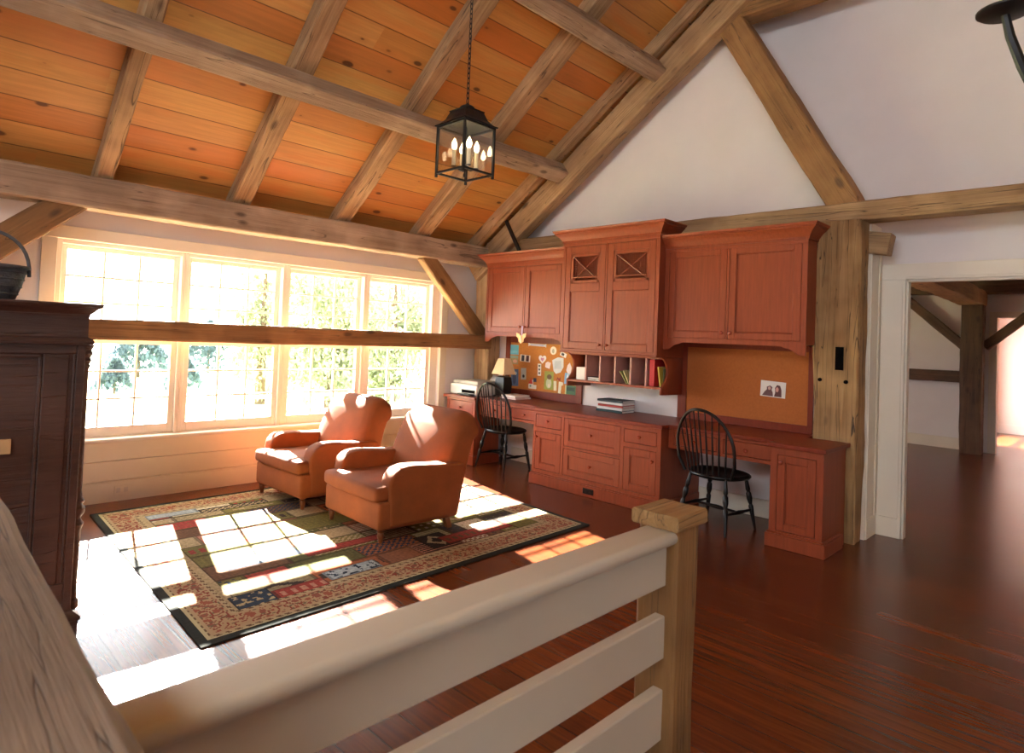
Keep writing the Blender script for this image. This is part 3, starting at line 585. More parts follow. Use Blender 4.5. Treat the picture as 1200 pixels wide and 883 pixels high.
# butterfly hanging from the cabinet knob
c = thing('butterfly_ornament', (5.005, 4.575, 1.42), 'orange and white butterfly hanging by a mauve ribbon from the left cabinet knob', 'ornament')
B().prism([(5.014, 4.569, 1.45), (5.014, 4.583, 1.45), (5.017, 4.586, 1.552), (5.017, 4.566, 1.552)], (-.002, 0, 0)).build('ribbon', colour((170, 140, 170)), c, smooth=0)
for sgn in (1, -1):
    B().prism([(5.006 - .0 * sgn, 4.577 + sgn * u, v) for u, v in ((0, 1.43), (.03, 1.47), (.072, 1.48), (.066, 1.44), (.04, 1.415), (.036, 1.385), (.012, 1.372), (0, 1.39))], (-.003, 0, 0)).build('wing', colour((236, 176, 120)), c, smooth=0)
B().lathe((5.003, 4.577, 1.365), (0, 0, 1), [(0, .003), (.02, .012), (.06, .012), (.09, .006)], 8).build('body', colour((240, 228, 206)), c)

# ------------------------------------------------------------------ things on the desk
def book(name, x0, x1, y0, y1, z0, z1, cover, lab, grp=None, pages=True, spine='x0'):
    o = thing(name, ((x0 + x1) / 2, (y0 + y1) / 2, z0), lab, 'book', grp); t = min(.0035, (z1 - z0) * .2)
    b = B().box(x0, x1, y0, y1, z0, z0 + t).box(x0, x1, y0, y1, z1 - t, z1)
    if spine == 'x0': b.box(x0, x0 + t, y0, y1, z0, z1)
    b.build('cover', colour(cover), o, smooth=0)
    B().box(x0 + t * 1.5, x1 - .004, y0 + .004, y1 - .004, z0 + t, z1 - t).build('pages', M['paper'], o, smooth=0)
    return o
z = .745
for i, (t, col, dx, dy, w, lab) in enumerate([(.022, (40, 66, 66), 0, 0, .3, 'dark teal book at the bottom of the desk stack'), (.028, (224, 220, 216), .006, .004, .29, 'white book second from the bottom of the desk stack'), (.02, (196, 70, 60), .0, -.006, .285, 'thin red-striped book in the middle of the desk stack'), (.026, (226, 222, 220), .01, .006, .28, 'white book second from the top of the desk stack'), (.02, (50, 60, 66), .004, 0, .292, 'dark slate book on top of the desk stack')]):
    book('book', 5.13 + dx, 5.13 + dx + .21, 3.36 + dy, 3.36 + dy + w, z, z + t, col, lab, 'books stacked on the worktop'); z += t + .0006
# paper stack by the lamp
for i, (cc, lab) in enumerate([((210, 190, 184), 'pinkish paper pad at the bottom of the pile beside the lamp'), ((230, 226, 220), 'white paper sheaf on top of the pile beside the lamp')]):
    tag(B().box(5.08 + .01 * i, 5.33, 4.69 + .02 * i, 4.93, .745 + i * .0205, .765 + i * .0205, .002, 1).build('paper_stack', colour(cc), smooth=0), lab, 'papers')
# contents of the pigeonholes
tag(B().box(5.1, 5.3, 3.775, 3.895, 1.034, 1.158, .002, 1).build('card_box', M['paper']), 'white box of cards in the leftmost pigeonhole', 'box')
for i in range(2): book('flat_book', 5.08, 5.3, 3.605 + i * .006, 3.745, 1.034 + i * .0185, 1.052 + i * .0185, ((40, 40, 44), (60, 52, 44))[i], spine='x1', lab=('lower thin book lying in the second pigeonhole', 'upper thin book lying in the second pigeonhole')[i])
def leaning(name, x0, dep, y, z, wt, ht, tilt, col, lab, cat='book', pages=True):
    m = Matrix.Translation((0, y, z)) @ Matrix.Rotation(tilt, 4, 'X'); o = thing(name, (x0, y, z), lab, cat)
    b = B().box(x0, x0 + dep, 0, wt, 0, ht, .001, 1); b.bm.transform(m); b.build('cover', colour(col), o, smooth=0)
    b = B().box(x0 + .002, x0 + dep + .002, wt * .25, wt * .75, .002, ht + .0015); b.bm.transform(m); b.build('pages', M['paper'], o, smooth=0)
leaning('booklet', 5.1, .16, 3.3, 1.037, .008, .14, -.62, (150, 150, 90), 'pale green booklet leaning furthest in the fourth pigeonhole')
leaning('booklet', 5.1, .16, 3.275, 1.037, .008, .14, -.5, (196, 180, 130), 'tan booklet leaning in the middle of the fourth pigeonhole')
leaning('booklet', 5.1, .16, 3.245, 1.037, .008, .135, -.28, (70, 96, 66), 'dark green booklet standing steepest in the fourth pigeonhole')
leaning('binder', 5.085, .22, 3.005, 1.036, .05, .245, 0, (176, 28, 32), 'upright red binder in the right pigeonhole')
leaning('booklet', 5.1, .2, 2.944, 1.037, .014, .18, -.16 + .36 * 0 + .0, (188, 160, 60), 'yellow booklet leaning against the red binder')
leaning('booklet', 5.13, .2, 2.938, 1.037, .005, .16, -.0, (110, 120, 84), 'thin grey-green booklet against the curved right bracket')
# desk lamp
c = thing('table_lamp', (5.2, 5.0, .745), 'table lamp with a cream square shade and dark base, left of the pinboard', 'lamp')
B().box(5.12, 5.28, 4.92, 5.08, .745, .765, .004, 1).loft([[(5.2 - a, 5 - a, z), (5.2 + a, 5 - a, z), (5.2 + a, 5 + a, z), (5.2 - a, 5 + a, z)] for a, z in ((.062, .765), (.07, .9), (.06, .97), (.03, .985))]).build('base', M['black'], c, smooth=30)
B().lathe((5.2, 5.0, .985), (0, 0, 1), [(0, .01), (.19, .01), (.2, .004)], 8).build('stem', M['brass'], c)
B().loft([[(5.2 - a, 5 - a, z), (5.2 + a, 5 - a, z), (5.2 + a, 5 + a, z), (5.2 - a, 5 + a, z)] for a, z in ((.098, 1.005), (.096, 1.012), (.052, 1.18), (.048, 1.185), (.09, 1.012))], False).build('lamp_shade', M['shade'], c, smooth=0)
# printer
c = thing('printer', (5.08, 5.37, .745), 'white desktop printer on the left end of the desk by the window', 'printer')
B().box(4.9, 5.34, 5.12, 5.575, .747, .87, .02, 3).build('body', M['printer'], c)
B().box(4.93, 5.32, 5.14, 5.56, .868, .91, .012, 3).build('lid', M['printer_gray'], c)
B().prism([(5.28, 5.2, .9), (5.33, 5.2, .9), (5.365, 5.2, .965), (5.35, 5.2, .97)], (0, .3, 0), .003, 1).build('paper_tray', M['printer'], c)
B().box(4.83, 5.0, 5.15, 5.37, .755, .77, .004, 2).build('output_tray', M['black'], c)
B().box(4.896, 4.91, 5.15, 5.37, .775, .81, .002, 1).build('paper_slot', M['recess_black'], c)

# ------------------------------------------------------------------ windsor chairs
def windsor(lab, loc, rot):
    c = thing('windsor_chair', (0, 0, 0), lab, 'chair', 'black windsor chairs at the desk')
    SH = .43
    # shaped seat
    rings = []
    def outline(sc, z, dz=0.):
        r = []
        for k in range(40):
            a = 2 * PI * k / 40; x = .222 * math.cos(a); y = .238 * math.sin(a)
            if x > 0: y *= 1.02 + .06 * math.cos(a); x *= .95
            r.append((x * sc + .01, y * sc, z))
        return r
    rings = [outline(.8, SH - .038), outline(.95, SH - .026), outline(1., SH - .012), outline(.99, SH - .002), outline(.94, SH + .004), outline(.8, SH - .004), outline(.55, SH - .014), outline(.2, SH - .016)]
    B().loft(rings).build('seat', M['black'], c, smooth=50)
    # bow back
    bow = []
    for k in range(33):
        t = k / 32; a = PI * t; yy = .262 * math.cos(a); hh = math.sin(a) ** .72
        w = yy * (1.02 if .12 < t < .88 else .92 + .1 * min(t, 1 - t) / .12)
        z = SH + .5 * hh; bow.append((-.155 - .075 * hh - .06 * hh * (1 - abs(math.cos(a))), w, z))
    bow[0] = (-.14, .205, SH - .01); bow[-1] = (-.14, -.205, SH - .01)
    B().tube(bow, .0125, 10).build('bow_back', M['black'], c)
    for k in range(-4, 5):
        y0 = k * .04; y1 = k * .05; x0 = -.2 + .05 * (abs(k) / 4) ** 2
        zz = SH + .5 * math.sin(math.acos(max(-1, min(1, y1 / .25)))) ** .72; hh = (zz - SH) / .5
        p1 = Vector((-.155 - .075 * hh - .06 * hh * (1 - abs(y1 / .25)), y1, zz)); p0 = Vector((x0, y0, SH - .01))
        B().tube([p0.lerp(p1, t) for t in (0, .25, .5, .75, 1)], [.0055, .0078, .0075, .0062, .005], 8).build('spindle', M['black'], c)
    legs = []
    for sx, sy in ((-1, 1), (-1, -1), (1, 1), (1, -1)):
        p0 = Vector((sx * .135, sy * .155, SH - .02)); p1 = Vector((sx * (.215 if sx < 0 else .19), sy * .215, 0)); d = p1 - p0; L = d.length
        prof = [(0, .011), (.06, .015), (.1, .018), (.115, .012), (.13, .02), (.17, .022), (.2, .016), (.215, .012), (.23, .019), (.28, .017), (.33, .014), (L - .03, .011), (L - .006, .0105), (L, .006)]
        B().lathe(p0, d, prof, 12).build('leg', M['black'], c); legs.append((p0, p1))
    m = lambda i, t: legs[i][0].lerp(legs[i][1], t)
    def stretch(a, b): d = b - a; L = d.length; return B().lathe(a, d, [(0, .008), (L * .3, .011), (L * .45, .016), (L * .5, .017), (L * .55, .016), (L * .7, .011), (L, .008)], 10)
    for i, j in ((0, 2), (1, 3)): stretch(m(i, .62), m(j, .62)).build('stretcher', M['black'], c)
    stretch((m(0, .62) + m(2, .62)) / 2, (m(1, .62) + m(3, .62)) / 2).build('stretcher', M['black'], c)
    c.location = loc; c.rotation_euler = (0, 0, rot); return c
w1 = windsor('black spindle-back chair at the left kneehole, behind the armchairs', (5.0, 4.76, 0), 0.)
w2 = dup(w1); w2['label'] = 'black spindle-back chair at the right kneehole, near the doorway'; w2.location = (4.86, 2.275, 0); w2.rotation_euler = (0, 0, math.radians(-8))

# ------------------------------------------------------------------ armchairs (front faces +x locally)
def armchair(lab):
    c = thing('armchair', (0, 0, 0), lab, 'armchair', 'rust club chairs on the rug')
    W = .37
    def sub(o, lv=2):
        m = o.modifiers.new('round', 'SUBSURF'); m.levels = lv; m.render_levels = lv; return o
    B().box(-.26, .43, -W, W, .085, .275, .025, 4).build('seat_base', M['rust'], c)
    # T cushion, crowned
    pts = [(-.12, -.25), (.33, -.25), (.335, -.36), (.455, -.36), (.47, -.2), (.474, 0), (.47, .2), (.455, .36), (.335, .36), (.33, .25), (-.12, .25)]
    b = B().prism([(x, y, .275) for x, y in pts], (0, 0, .095), .028, 4)
    for v in b.bm.verts:
        if v.co.z > .34: v.co.z += .03 * max(0, 1 - (abs(v.co.y) / .4) ** 2) * max(0, 1 - ((v.co.x - .17) / .36) ** 2)
    b.build('seat_cushion', M['rust'], c, smooth=60)
    for sy in (1, -1):
        prof = [(.345, .1), (.35, .26), (.362, .33), (.362, .39), (.345, .445), (.305, .487), (.25, .505), (.17, .507), (.08, .5), (-.02, .492), (-.14, .487), (-.24, .485), (-.285, .47), (-.27, .3), (-.24, .1)]
        y0 = sy * .258; b = B().prism([(x, y0, z) for x, z in prof], (0, sy * .122, 0), .03, 5)
        for v in b.bm.verts:  # outward roll at the top
            if v.co.z > .4 and abs(v.co.y) > .3: v.co.y += sy * .022 * min(1, (v.co.z - .4) / .06)
        b.build('arm', M['rust'], c, smooth=60)
    # rolled-over back: profile swept across the width, round-cornered at the top
    prof = [(-.08, .33), (-.1, .42), (-.135, .53), (-.175, .63), (-.215, .72), (-.25, .785), (-.3, .828), (-.36, .842), (-.425, .828), (-.468, .79), (-.475, .745), (-.45, .706), (-.415, .68), (-.385, .6), (-.35, .45), (-.3, .28), (-.26, .1), (-.2, .1), (-.1, .25)]
    rings = []
    n = 14
    for i in range(n + 1):
        t = -1 + 2 * i / n; y = .365 * t; e = max(0, abs(t) - .5) / .5; drop = .09 * (1 - math.sqrt(max(0, 1 - e * e))); pin = .03 * (abs(t) ** 6); rr = []
        for x, z in prof:
            k = max(0, min(1, (z - .45) / .38)); nz = z - drop * k; cx, cz = -.27, .5; s = 1 - pin / .15
            wy = y * (1 + .0 * k); bulge = .02 * (1 - t * t) if x > -.26 and z > .3 else 0
            rr.append((cx + (x - cx) * s + bulge, wy, nz))
        rings.append(rr)
    b = B().loft(rings); o = b.build('back', M['rust'], c, smooth=70)
    m = o.modifiers.new('round', 'BEVEL'); m.width = .025; m.segments = 3; m.limit_method = 'ANGLE'; m.angle_limit = math.radians(50)
    for sy in (1, -1):
        B().lathe((.385, sy * .33, .1), (0, 0, -1), [(0, .026), (.012, .027), (.018, .02), (.026, .028), (.036, .02), (.05, .024), (.07, .019), (.078, .016), (.08, .018), (.1, .014)], 14).build('leg', M['leg_wood'], c)
        B().prism([(-.2, sy * .31 - .02, .1), (-.16, sy * .31 - .02, .1), (-.16, sy * .31 + .02, .1), (-.2, sy * .31 + .02, .1)], (-.035, 0, -.1)).build('leg', M['leg_wood'], c)
    return c
a1 = armchair('nearer rust armchair, its back to the desk')
a1.location = (2.915, 3.82, .012); a1.rotation_euler = (0, 0, PI - math.radians(2))
a2 = dup(a1); a2['label'] = 'farther rust armchair, next to the window'; a2.location = (2.87, 4.87, .012); a2.rotation_euler = (0, 0, PI + math.radians(2))

# ------------------------------------------------------------------ rug
def make_rug():
    A, Bc, Cc, D = Vector((1.112, 2.838)), Vector((4.045, 2.905)), Vector((4.2, 5.36)), Vector((1.225, 5.3)); nu, nv = 330, 260
    rr = random.Random(21)
    tan, cream, olive, moss, rustc, redc, navy, lblue, brown, pink = [(178, 158, 120), (206, 194, 164), (120, 112, 58), (96, 96, 52), (164, 96, 60), (158, 62, 52), (38, 58, 76), (170, 184, 188), (110, 78, 54), (186, 130, 108)]
    base = [tan, olive, moss, rustc, tan, olive, brown, tan, brown, pink, olive, (150, 136, 100), (140, 92, 66)]; acc = [navy, cream, redc, (60, 50, 44), tan]
    cells = []; bu, bv = .1, .115
    v = bv
    while v < 1 - bv - .01:
        h = rr.choice((.05, .08, .1, .065)); h = min(h, 1 - bv - v); u = bu
        while u < 1 - bu - .01:
            w = rr.choice((.05, .09, .12, .16)); w = min(w, 1 - bu - u)
            if 1 - bu - u - w < .04: w = 1 - bu - u
            cells.append((u, u + w, v, v + h, rr.choice(base), rr.choice(acc), rr.randrange(8))); u += w
        v += h
    cells += [(.09, .165, .085, .175, navy, tan, 7), (.165, .27, .095, .15, redc, pink, 2), (.28, .4, .12, .175, lblue, navy, 7), (.14, .3, .32, .44, navy, navy, 0), (.155, .285, .335, .44, cream, lblue, 3), (.55, .63, .13, .24, (44, 40, 36), tan, 4), (.1, .22, .84, .885, lblue, tan, 0), (.22, .4, .82, .86, (40, 38, 40), tan, 3), (.3, .55, .48, .6, olive, moss, 0), (.3, .5, .29, .33, redc, redc, 0), (.6, .82, .14, .2, redc, brown, 2)]
    def pat(u, v):
        e = min(u * 2.93, (1 - u) * 2.93, v * 2.45, (1 - v) * 2.45); x, y = u * 2.93, v * 2.45
        if e < .045: return (30, 38, 36)
        if e < .06: return (190, 178, 140)
        if e < .25:
            if .075 > e or e > .232: return (176, 160, 122) if int((x + y) * 40) % 2 else (104, 78, 58)
            if .09 > e or e > .22: return (176, 150, 116)
            q = noise.noise(Vector((x * 19, y * 19, 3))) + .5 * math.sin(x * 46) * math.sin(y * 46)
            q2 = noise.noise(Vector((x * 38, y * 38, 8)))
            if abs(q) < .09: return (132, 64, 50)
            if q > .42: return (150, 84, 64)
            if q2 > .3: return (112, 96, 72)
            if q < -.4: return (140, 82, 66)
            return (174, 146, 110)
        out = tan
        for c in cells:
            if c[0] <= u < c[1] and c[2] <= v < c[3]:
                a, b = (u - c[0]) / (c[1] - c[0]), (v - c[2]) / (c[3] - c[2]); col, ac, k = c[4], c[5], c[6]
                wx, wy = x - c[0] * 2.93, y - c[2] * 2.45; ww, hh = (c[1] - c[0]) * 2.93, (c[3] - c[2]) * 2.45
                edge = min(wx, wy, ww - wx, hh - wy) < .012
                out = col
                if edge: out = tuple(int(q * .72) for q in col)
                elif k == 1 and int(wy / .014) % 2: out = ac
                elif k == 2 and int(wx / .03) % 2 and .3 < b < .7: out = ac
                elif k == 3 and (int(wx / .024) + int(wy / .024)) % 2: out = ac
                elif k == 4 and abs(a - .5) + abs(b - .5) < .38 and abs(a - .5) + abs(b - .5) > .2: out = ac
                elif k == 5 and math.hypot((wx % .07) - .035, (wy % .07) - .035) < .016: out = ac
                elif k == 6 and abs(((wx / .08) % 1) - .5) * .1 + .02 > abs((wy % .06) - .03): out = ac
                elif k == 7:
                    q = noise.noise(Vector((wx * 30 + c[0] * 50, wy * 34, 1)))
                    if q > .22: out = ac
        n = noise.noise(Vector((x * 60, y * 60, 5))); f = .95 + .2 * n + .1 * noise.noise(Vector((x * 3, y * 3, 2)))
        return tuple(max(0, min(255, q * f)) for q in out)
    verts = []; faces = []
    for j in range(nv + 1):
        for i in range(nu + 1):
            u, v = i / nu, j / nv; p = A * (1 - u) * (1 - v) + Bc * u * (1 - v) + Cc * u * v + D * (1 - u) * v
            w = 1.004 + .004 * noise.noise(Vector((u * 9, v * 9, 0)))
            verts.append((p.x, p.y, .008 + .0012 * noise.noise(Vector((u * 200, v * 170, 0)))))
    for j in range(nv):
        for i in range(nu): a = j * (nu + 1) + i; faces.append((a, a + 1, a + nu + 2, a + nu + 1))
    # skirt down to the floor
    rim = [i for i in range(nu + 1)] + [(j + 1) * (nu + 1) + nu for j in range(nv)] + [nv * (nu + 1) + nu - 1 - i for i in range(nu)] + [(nv - 1 - j) * (nu + 1) for j in range(nv - 1)]
    k0 = len(verts); verts += [(verts[i][0], verts[i][1], .0004) for i in rim]
    for q in range(len(rim)): a, b = rim[q], rim[(q + 1) % len(rim)]; faces.append((b, a, k0 + q, k0 + (q + 1) % len(rim)))
    me = bpy.data.meshes.new('area_rug'); me.from_pydata(verts, [], faces); me.update()
    at = me.color_attributes.new('weave', 'FLOAT_COLOR', 'CORNER'); data = []
    for f in range(len(faces)):
        if f < nu * nv: i, j = f % nu, f // nu; col = lin(pat((i + .5) / nu, (j + .5) / nv))
        else: col = lin((30, 36, 34))
        data += list(col) * 4
    at.data.foreach_set('color', data)
    g = N('patchwork_weave'); va = g.n('ShaderNodeVertexColor', layer_name='weave'); nz = g.noise(g.coord((1, 1, 1)), 220, 2)
    me.materials.append(g.done(g.mix(g.math('MULTIPLY', nz, .25), va.outputs[0], lin((90, 76, 60))), .95, nz, .5, .004, Specular_IOR_Level=.1))
    o = bpy.data.objects.new('area_rug', me); COL.objects.link(o); return tag(o, 'large patchwork rug with a dark edge and floral border under both armchairs', 'rug')
make_rug()

# ------------------------------------------------------------------ armoire (front faces +X, its side faces the camera)
c = thing('armoire', (.44, 3.8, 0), 'tall dark armoire at the left edge with its panelled side toward the room', 'armoire')
ax0, ax1, ay0, ay1 = .13, .7, 3.25, 4.4
b = B().box(ax0 + .01, ax1 - .03, ay0 + .018, ay1 - .018, .03, 1.34)
for q in ((ax0, ax0 + .08), (.545, .64), (.655, ax1 - .0352)): b.box(q[0], q[1], ay0, ay0 + .03, .27, 1.27, .004, 1)
b.box(ax0, ax1 - .0352, ay0, ay0 + .029, 1.27, 1.315, .003, 1).box(ax0, ax1 - .0352, ay0, ay0 + .029, .12, .27, .003, 1).box(.53, .545, ay0 + .006, ay0 + .03, .27, 1.27, .004, 1).box(ax0 + .08, .545, ay0 + .006, ay0 + .03, 1.252, 1.27, .004, 1).box(.635, .66, ay0 + .008, ay0 + .03, .27, 1.27)
b.box(ax0, ax1, ay1 - .03, ay1, .12, 1.315).box(ax1 - .035, ax1, ay0 + .0, ay1, .12, 1.315, .004, 1)
b.build('carcass', M['walnut'], c)
def swept(b, prof, x0, x1, y0, y1):
    rings = [[(x0 - o * .2, y0 - o, z), (x1 + o, y0 - o, z), (x1 + o, y1 + o, z), (x0 - o * .2, y1 + o, z)] for o, z in prof]
    b.loft(rings)
b = B(); swept(b, [(.0, 1.31), (.022, 1.313), (.026, 1.325), (.02, 1.335), (.004, 1.345), (.004, 1.43), (.008, 1.445), (.02, 1.455), (.03, 1.468), (.045, 1.478), (.05, 1.486), (.05, 1.492), (0, 1.494)], ax0, ax1, ay0, ay1); b.build('cornice', M['walnut'], c, smooth=25)
b = B(); swept(b, [(.02, 0.0), (.024, .01), (.024, .1), (.03, .105), (.032, .12), (.02, .13), (.008, .14), (0, .15)], ax0, ax1, ay0, ay1); b.build('base_moulding', M['walnut'], c, smooth=25)
for y in (ay0 + .045, ay1 - .045):
    b = B().lathe((ax1 + .004, y, .14), (0, 0, 1), [(0, .034), (.03, .034), (.04, .026), (.1, .024), (.34, .026), (.37, .036), (.385, .026), (.4, .024), (.42, .038), (.44, .038), (.455, .026), (.47, .036), (.485, .026), (.52, .022), (1.06, .02), (1.075, .026), (1.085, .022), (1.1, .03), (1.112, .024), (1.13, .034), (1.145, .028), (1.17, .04)], 16); b.build('turned_column', M['walnut'], c)
for y0, y1, k in ((ay0 + .1, 3.815, 3.79), (3.835, ay1 - .1, 3.86)):
    b = B().box(ax1 - .002, ax1 + .02, y0, y1, .2, 1.28, .004, 1).box(ax1 + .018, ax1 + .026, y0 + .08, y1 - .08, .3, 1.18, .006, 1); d = b.build('door', M['walnut'], c)
    B().lathe((ax1 + .02, k, .72), (1, 0, 0), [(0, .007), (.015, .006), (.022, .014), (.03, .014), (.036, .004)], 12).build('knob', M['brass'], d)
tag(B().box(.25, .452, ay0 + .003, ay0 + .0175, .852, .913, .002, 1).build('tan_patch', colour((196, 164, 116)), smooth=0), 'small tan rectangle on the side panel of the armoire', 'label')  # flat tan rectangle set on the side panel
# basket on the armoire
c = thing('splint_basket', (.355, 3.4, 1.494), 'grey splint basket with a bent hoop handle on top of the armoire', 'basket')
BX, BY = .35, 3.42
prof = [(1.494, .1), (1.5, .108), (1.56, .128), (1.62, .142), (1.637, .146)]
b = B(); seg = 48; rings = []
for z, r in prof: rings.append([(BX + r * math.cos(2 * PI * k / seg), BY + r * .95 * math.sin(2 * PI * k / seg), z) for k in range(seg)])
inner = [[(BX + (r - .008) * math.cos(2 * PI * k / seg), BY + (r - .008) * .95 * math.sin(2 * PI * k / seg), z + .004) for k in range(seg)] for z, r in prof[::-1]]
b.loft(rings + inner); 
for z, r in ((1.52, .1155), (1.552, .1265), (1.584, .1345), (1.614, .1415)):
    b.tube([(BX + (r - .001 + .001 * (-1) ** k) * math.cos(2 * PI * k / 40), BY + (r - .001 + .001 * (-1) ** k) * .95 * math.sin(2 * PI * k / 40), z) for k in range(40)], .004, 6, True)
b.build('basket_bowl', M['wicker'], c)
b = B().tube([(BX + .149 * math.cos(2 * PI * k / 40), BY + .142 * math.sin(2 * PI * k / 40), 1.634) for k in range(40)], .009, 8, True); b.build('rim', M['wicker'], c)
b = B().tube([(BX + .152 * math.cos(PI * k / 20), BY, 1.6 + .19 * math.sin(PI * k / 20) ** .8) for k in range(21)], .0075, 8); b.build('handle', M['wicker'], c)

# ------------------------------------------------------------------ stair railing and foreground beam
c = thing('stair_railing', (1.66, .92, 0), 'cream board railing ending at a square wooden newel post', 'railing')
n = timber('newel_post', (1.673, .922, 0), (1.673, .922, .91), .122, .122, M['hewn_newel'], up=(1, 0, 0), seed=31, amp=.004, bev=.008)
n.parent = c; n.matrix_parent_inverse = Matrix.Translation((-1.66, -.92, 0))
cp = timber('newel_cap', (1.59, .924, .93), (1.758, .924, .93), .148, .042, M['hewn_cap'], seed=32, amp=.004, bev=.006, nseg=10)
cp.parent = c; cp.matrix_parent_inverse = Matrix.Translation((-1.66, -.92, 0))
for z0, z1 in ((.752, .872), (.552, .67), (.33, .468), (.13, .25)):
    B().box(.2, 1.614, .893, .925, z0, z1, .003, 1).build('rail_board', M['rail_white'], c)
cap = [(.872, .87), (.866, .876), (.863, .887), (.866, .899), (.874, .906), (.95, .908), (.958, .902), (.96, .89), (.957, .876), (.95, .87)]
B().prism([(.2, y, z) for y, z in cap], (1.425, 0, 0), .004, 2).build('cap_rail', M['rail_white'], c, smooth=50)
tag(timber('hand_rail_beam', (.085, -.35, .925), (.155, 2.5, .925), .22, .17, M['hewn_shade'], seed=33, amp=.006, bev=.02), 'blurred rough grey beam close to the camera in the lower left corner', 'beam')
for i, (x, y) in enumerate(((.09, -.25), (.14, 2.38))): tag(timber('rail_support_post', (x, y, 0), (x, y, .82), .16, .16, M['hewn_gray'], up=(1, 0, 0), seed=34 + i), ('support post under the near end of the rough grey beam', 'support post under the far end of the rough grey beam')[i], 'post')

# ------------------------------------------------------------------ hanging lantern
LX, LY = 2.56, 2.865
c = thing('hanging_lantern', (LX, LY, 2.83), 'square dark iron lantern with four lit candles hanging on a chain', 'lantern')
s = .122; zb, zt = 2.405, 2.7; b = B()
for sx in (1, -1):
    for sy in (1, -1): b.box(LX + sx * s - .007, LX + sx * s + .007, LY + sy * s - .007, LY + sy * s + .007, zb - .02, zt, .001, 1)
for z in (zb, zt - .012):
    for sg in (1, -1): b.box(LX - s, LX + s, LY + sg * s - .006, LY + sg * s + .006, z, z + .012).box(LX + sg * s - .006, LX + sg * s + .006, LY - s, LY + s, z, z + .012)
b.build('frame', M['iron'], c)
sq = lambda a, z: [(LX - a, LY - a, z), (LX + a, LY - a, z), (LX + a, LY + a, z), (LX - a, LY + a, z)]
b = B().loft([sq(.138, 2.7), sq(.138, 2.706), sq(.122, 2.712), sq(.092, 2.745), sq(.074, 2.79), sq(.078, 2.794), sq(.078, 2.798), sq(.03, 2.806)]); b.lathe((LX, LY, 2.8), (0, 0, 1), [(0, .04), (.004, .046), (.022, .046), (.03, .036), (.036, .014), (.044, .012), (.05, .004)], 20); b.build('lantern_roof', M['iron'], c, smooth=30)
b = B()
for sg in (1, -1): b.box(LX - s, LX + s, LY + sg * s - .001, LY + sg * s + .001, zb + .01, zt - .01).box(LX + sg * s - .001, LX + sg * s + .001, LY - s, LY + s, zb + .01, zt - .01)
b.build('glass_pane', M['glass'], c, smooth=0)
b = B().lathe((LX, LY, 2.44), (0, 0, 1), [(-.05, .002), (-.045, .009), (-.03, .009), (-.02, .004), (0, .012), (.01, .02), (.02, .01), (.05, .006), (.26, .006)], 12)
for k in range(4):
    a = PI / 4 * 1 + k * PI / 2 + .35; p = (LX + .072 * math.cos(a), LY + .072 * math.sin(a)); b.tube([(LX, LY, 2.45), (LX + .035 * math.cos(a), LY + .035 * math.sin(a), 2.435), (p[0], p[1], 2.448)], .004, 6).lathe((p[0], p[1], 2.446), (0, 0, 1), [(0, .006), (.004, .016), (.008, .016)], 12)
b.build('candle_cluster', M['iron'], c)
for k in range(4):
    a = PI / 4 * 1 + k * PI / 2 + .35; p = (LX + .072 * math.cos(a), LY + .072 * math.sin(a), 2.454)
    q = B().lathe(p, (0, 0, 1), [(0, .012), (.095, .012), (.1, .008)], 12).build('candle', M['candle'], c)
    B().lathe((p[0], p[1], p[2] + .1), (0, 0, 1), [(0, .008), (.012, .014), (.026, .017), (.042, .0135), (.058, .006), (.07, .001)], 12).build('candle_bulb', M['bulb'], q)
b = B(); z = 2.85; k = 0
while z < 4.34:
    pts = []
    for i in range(12):
        a = 2 * PI * i / 12; u = .0085 * math.cos(a); v = .02 * math.sin(a); pts.append((LX + (u if k % 2 else 0), LY + (0 if k % 2 else u), z + .016 + v))
    b.tube(pts, .0028, 5, True); z += .031; k += 1
b.tube([(LX + .008, LY, 2.85), (LX + .01, LY + .004, 3.3), (LX + .006, LY - .004, 3.8), (LX + .004, LY, 4.36)], .003, 5)
b.build('chain', M['iron'], c)
B().lathe((LX, LY, 4.34), (0, 0, 1), [(0, .012), (.02, .02), (.035, .05), (.08, .055)], 20).build('canopy', M['iron'], c)

# ------------------------------------------------------------------ chandelier, mostly outside the picture at upper right
PXc, PYc, PZc = 2.32, .262, 2.44
HX, HY = PXc + .37, PYc - .37
c = thing('chandelier', (HX, HY, 2.1), 'black wrought iron chandelier arm with a candle pan at the upper right corner', 'chandelier')
for k in range(3):
    a0 = math.atan2(PYc - HY, PXc - HX); a = a0 + k * PI * 2 / 3; d = Vector((math.cos(a), math.sin(a), 0)); r = math.hypot(PXc - HX, PYc - HY)
    P = lambda t, z: Vector((HX, HY, z)) + d * r * t
    b = B().tube([P(.05, 2.02), P(.3, 1.96), P(.55, 2.0), P(.75, 2.12), P(.9, 2.27), P(.97, 2.36), P(1, 2.425)], [.01, .01, .011, .013, .014, .013, .011], 8).tube([P(.8, 2.2), P(.68, 2.24), P(.6, 2.3), P(.62, 2.36), P(.68, 2.35)], .007, 6).tube([P(.86, 2.24), P(.7, 2.18), P(.5, 2.16)], .006, 6)
    arm = b.build('arm', M['iron_black'], c)
    B().lathe(P(1, 2.42), (0, 0, 1), [(0, .01), (.004, .06), (.012, .07), (.018, .07), (.016, .05)], 24).build('drip_pan', M['iron_black'], arm)
    B().lathe(P(1, 2.43), (0, 0, 1), [(0, .014), (.11, .014), (.114, .008)], 12).build('candle', M['candle'], arm)
    B().lathe(P(1, 2.544), (0, 0, 1), [(0, .007), (.012, .013), (.026, .016), (.042, .012), (.06, .002)], 12).build('candle_bulb', M['bulb'], arm)
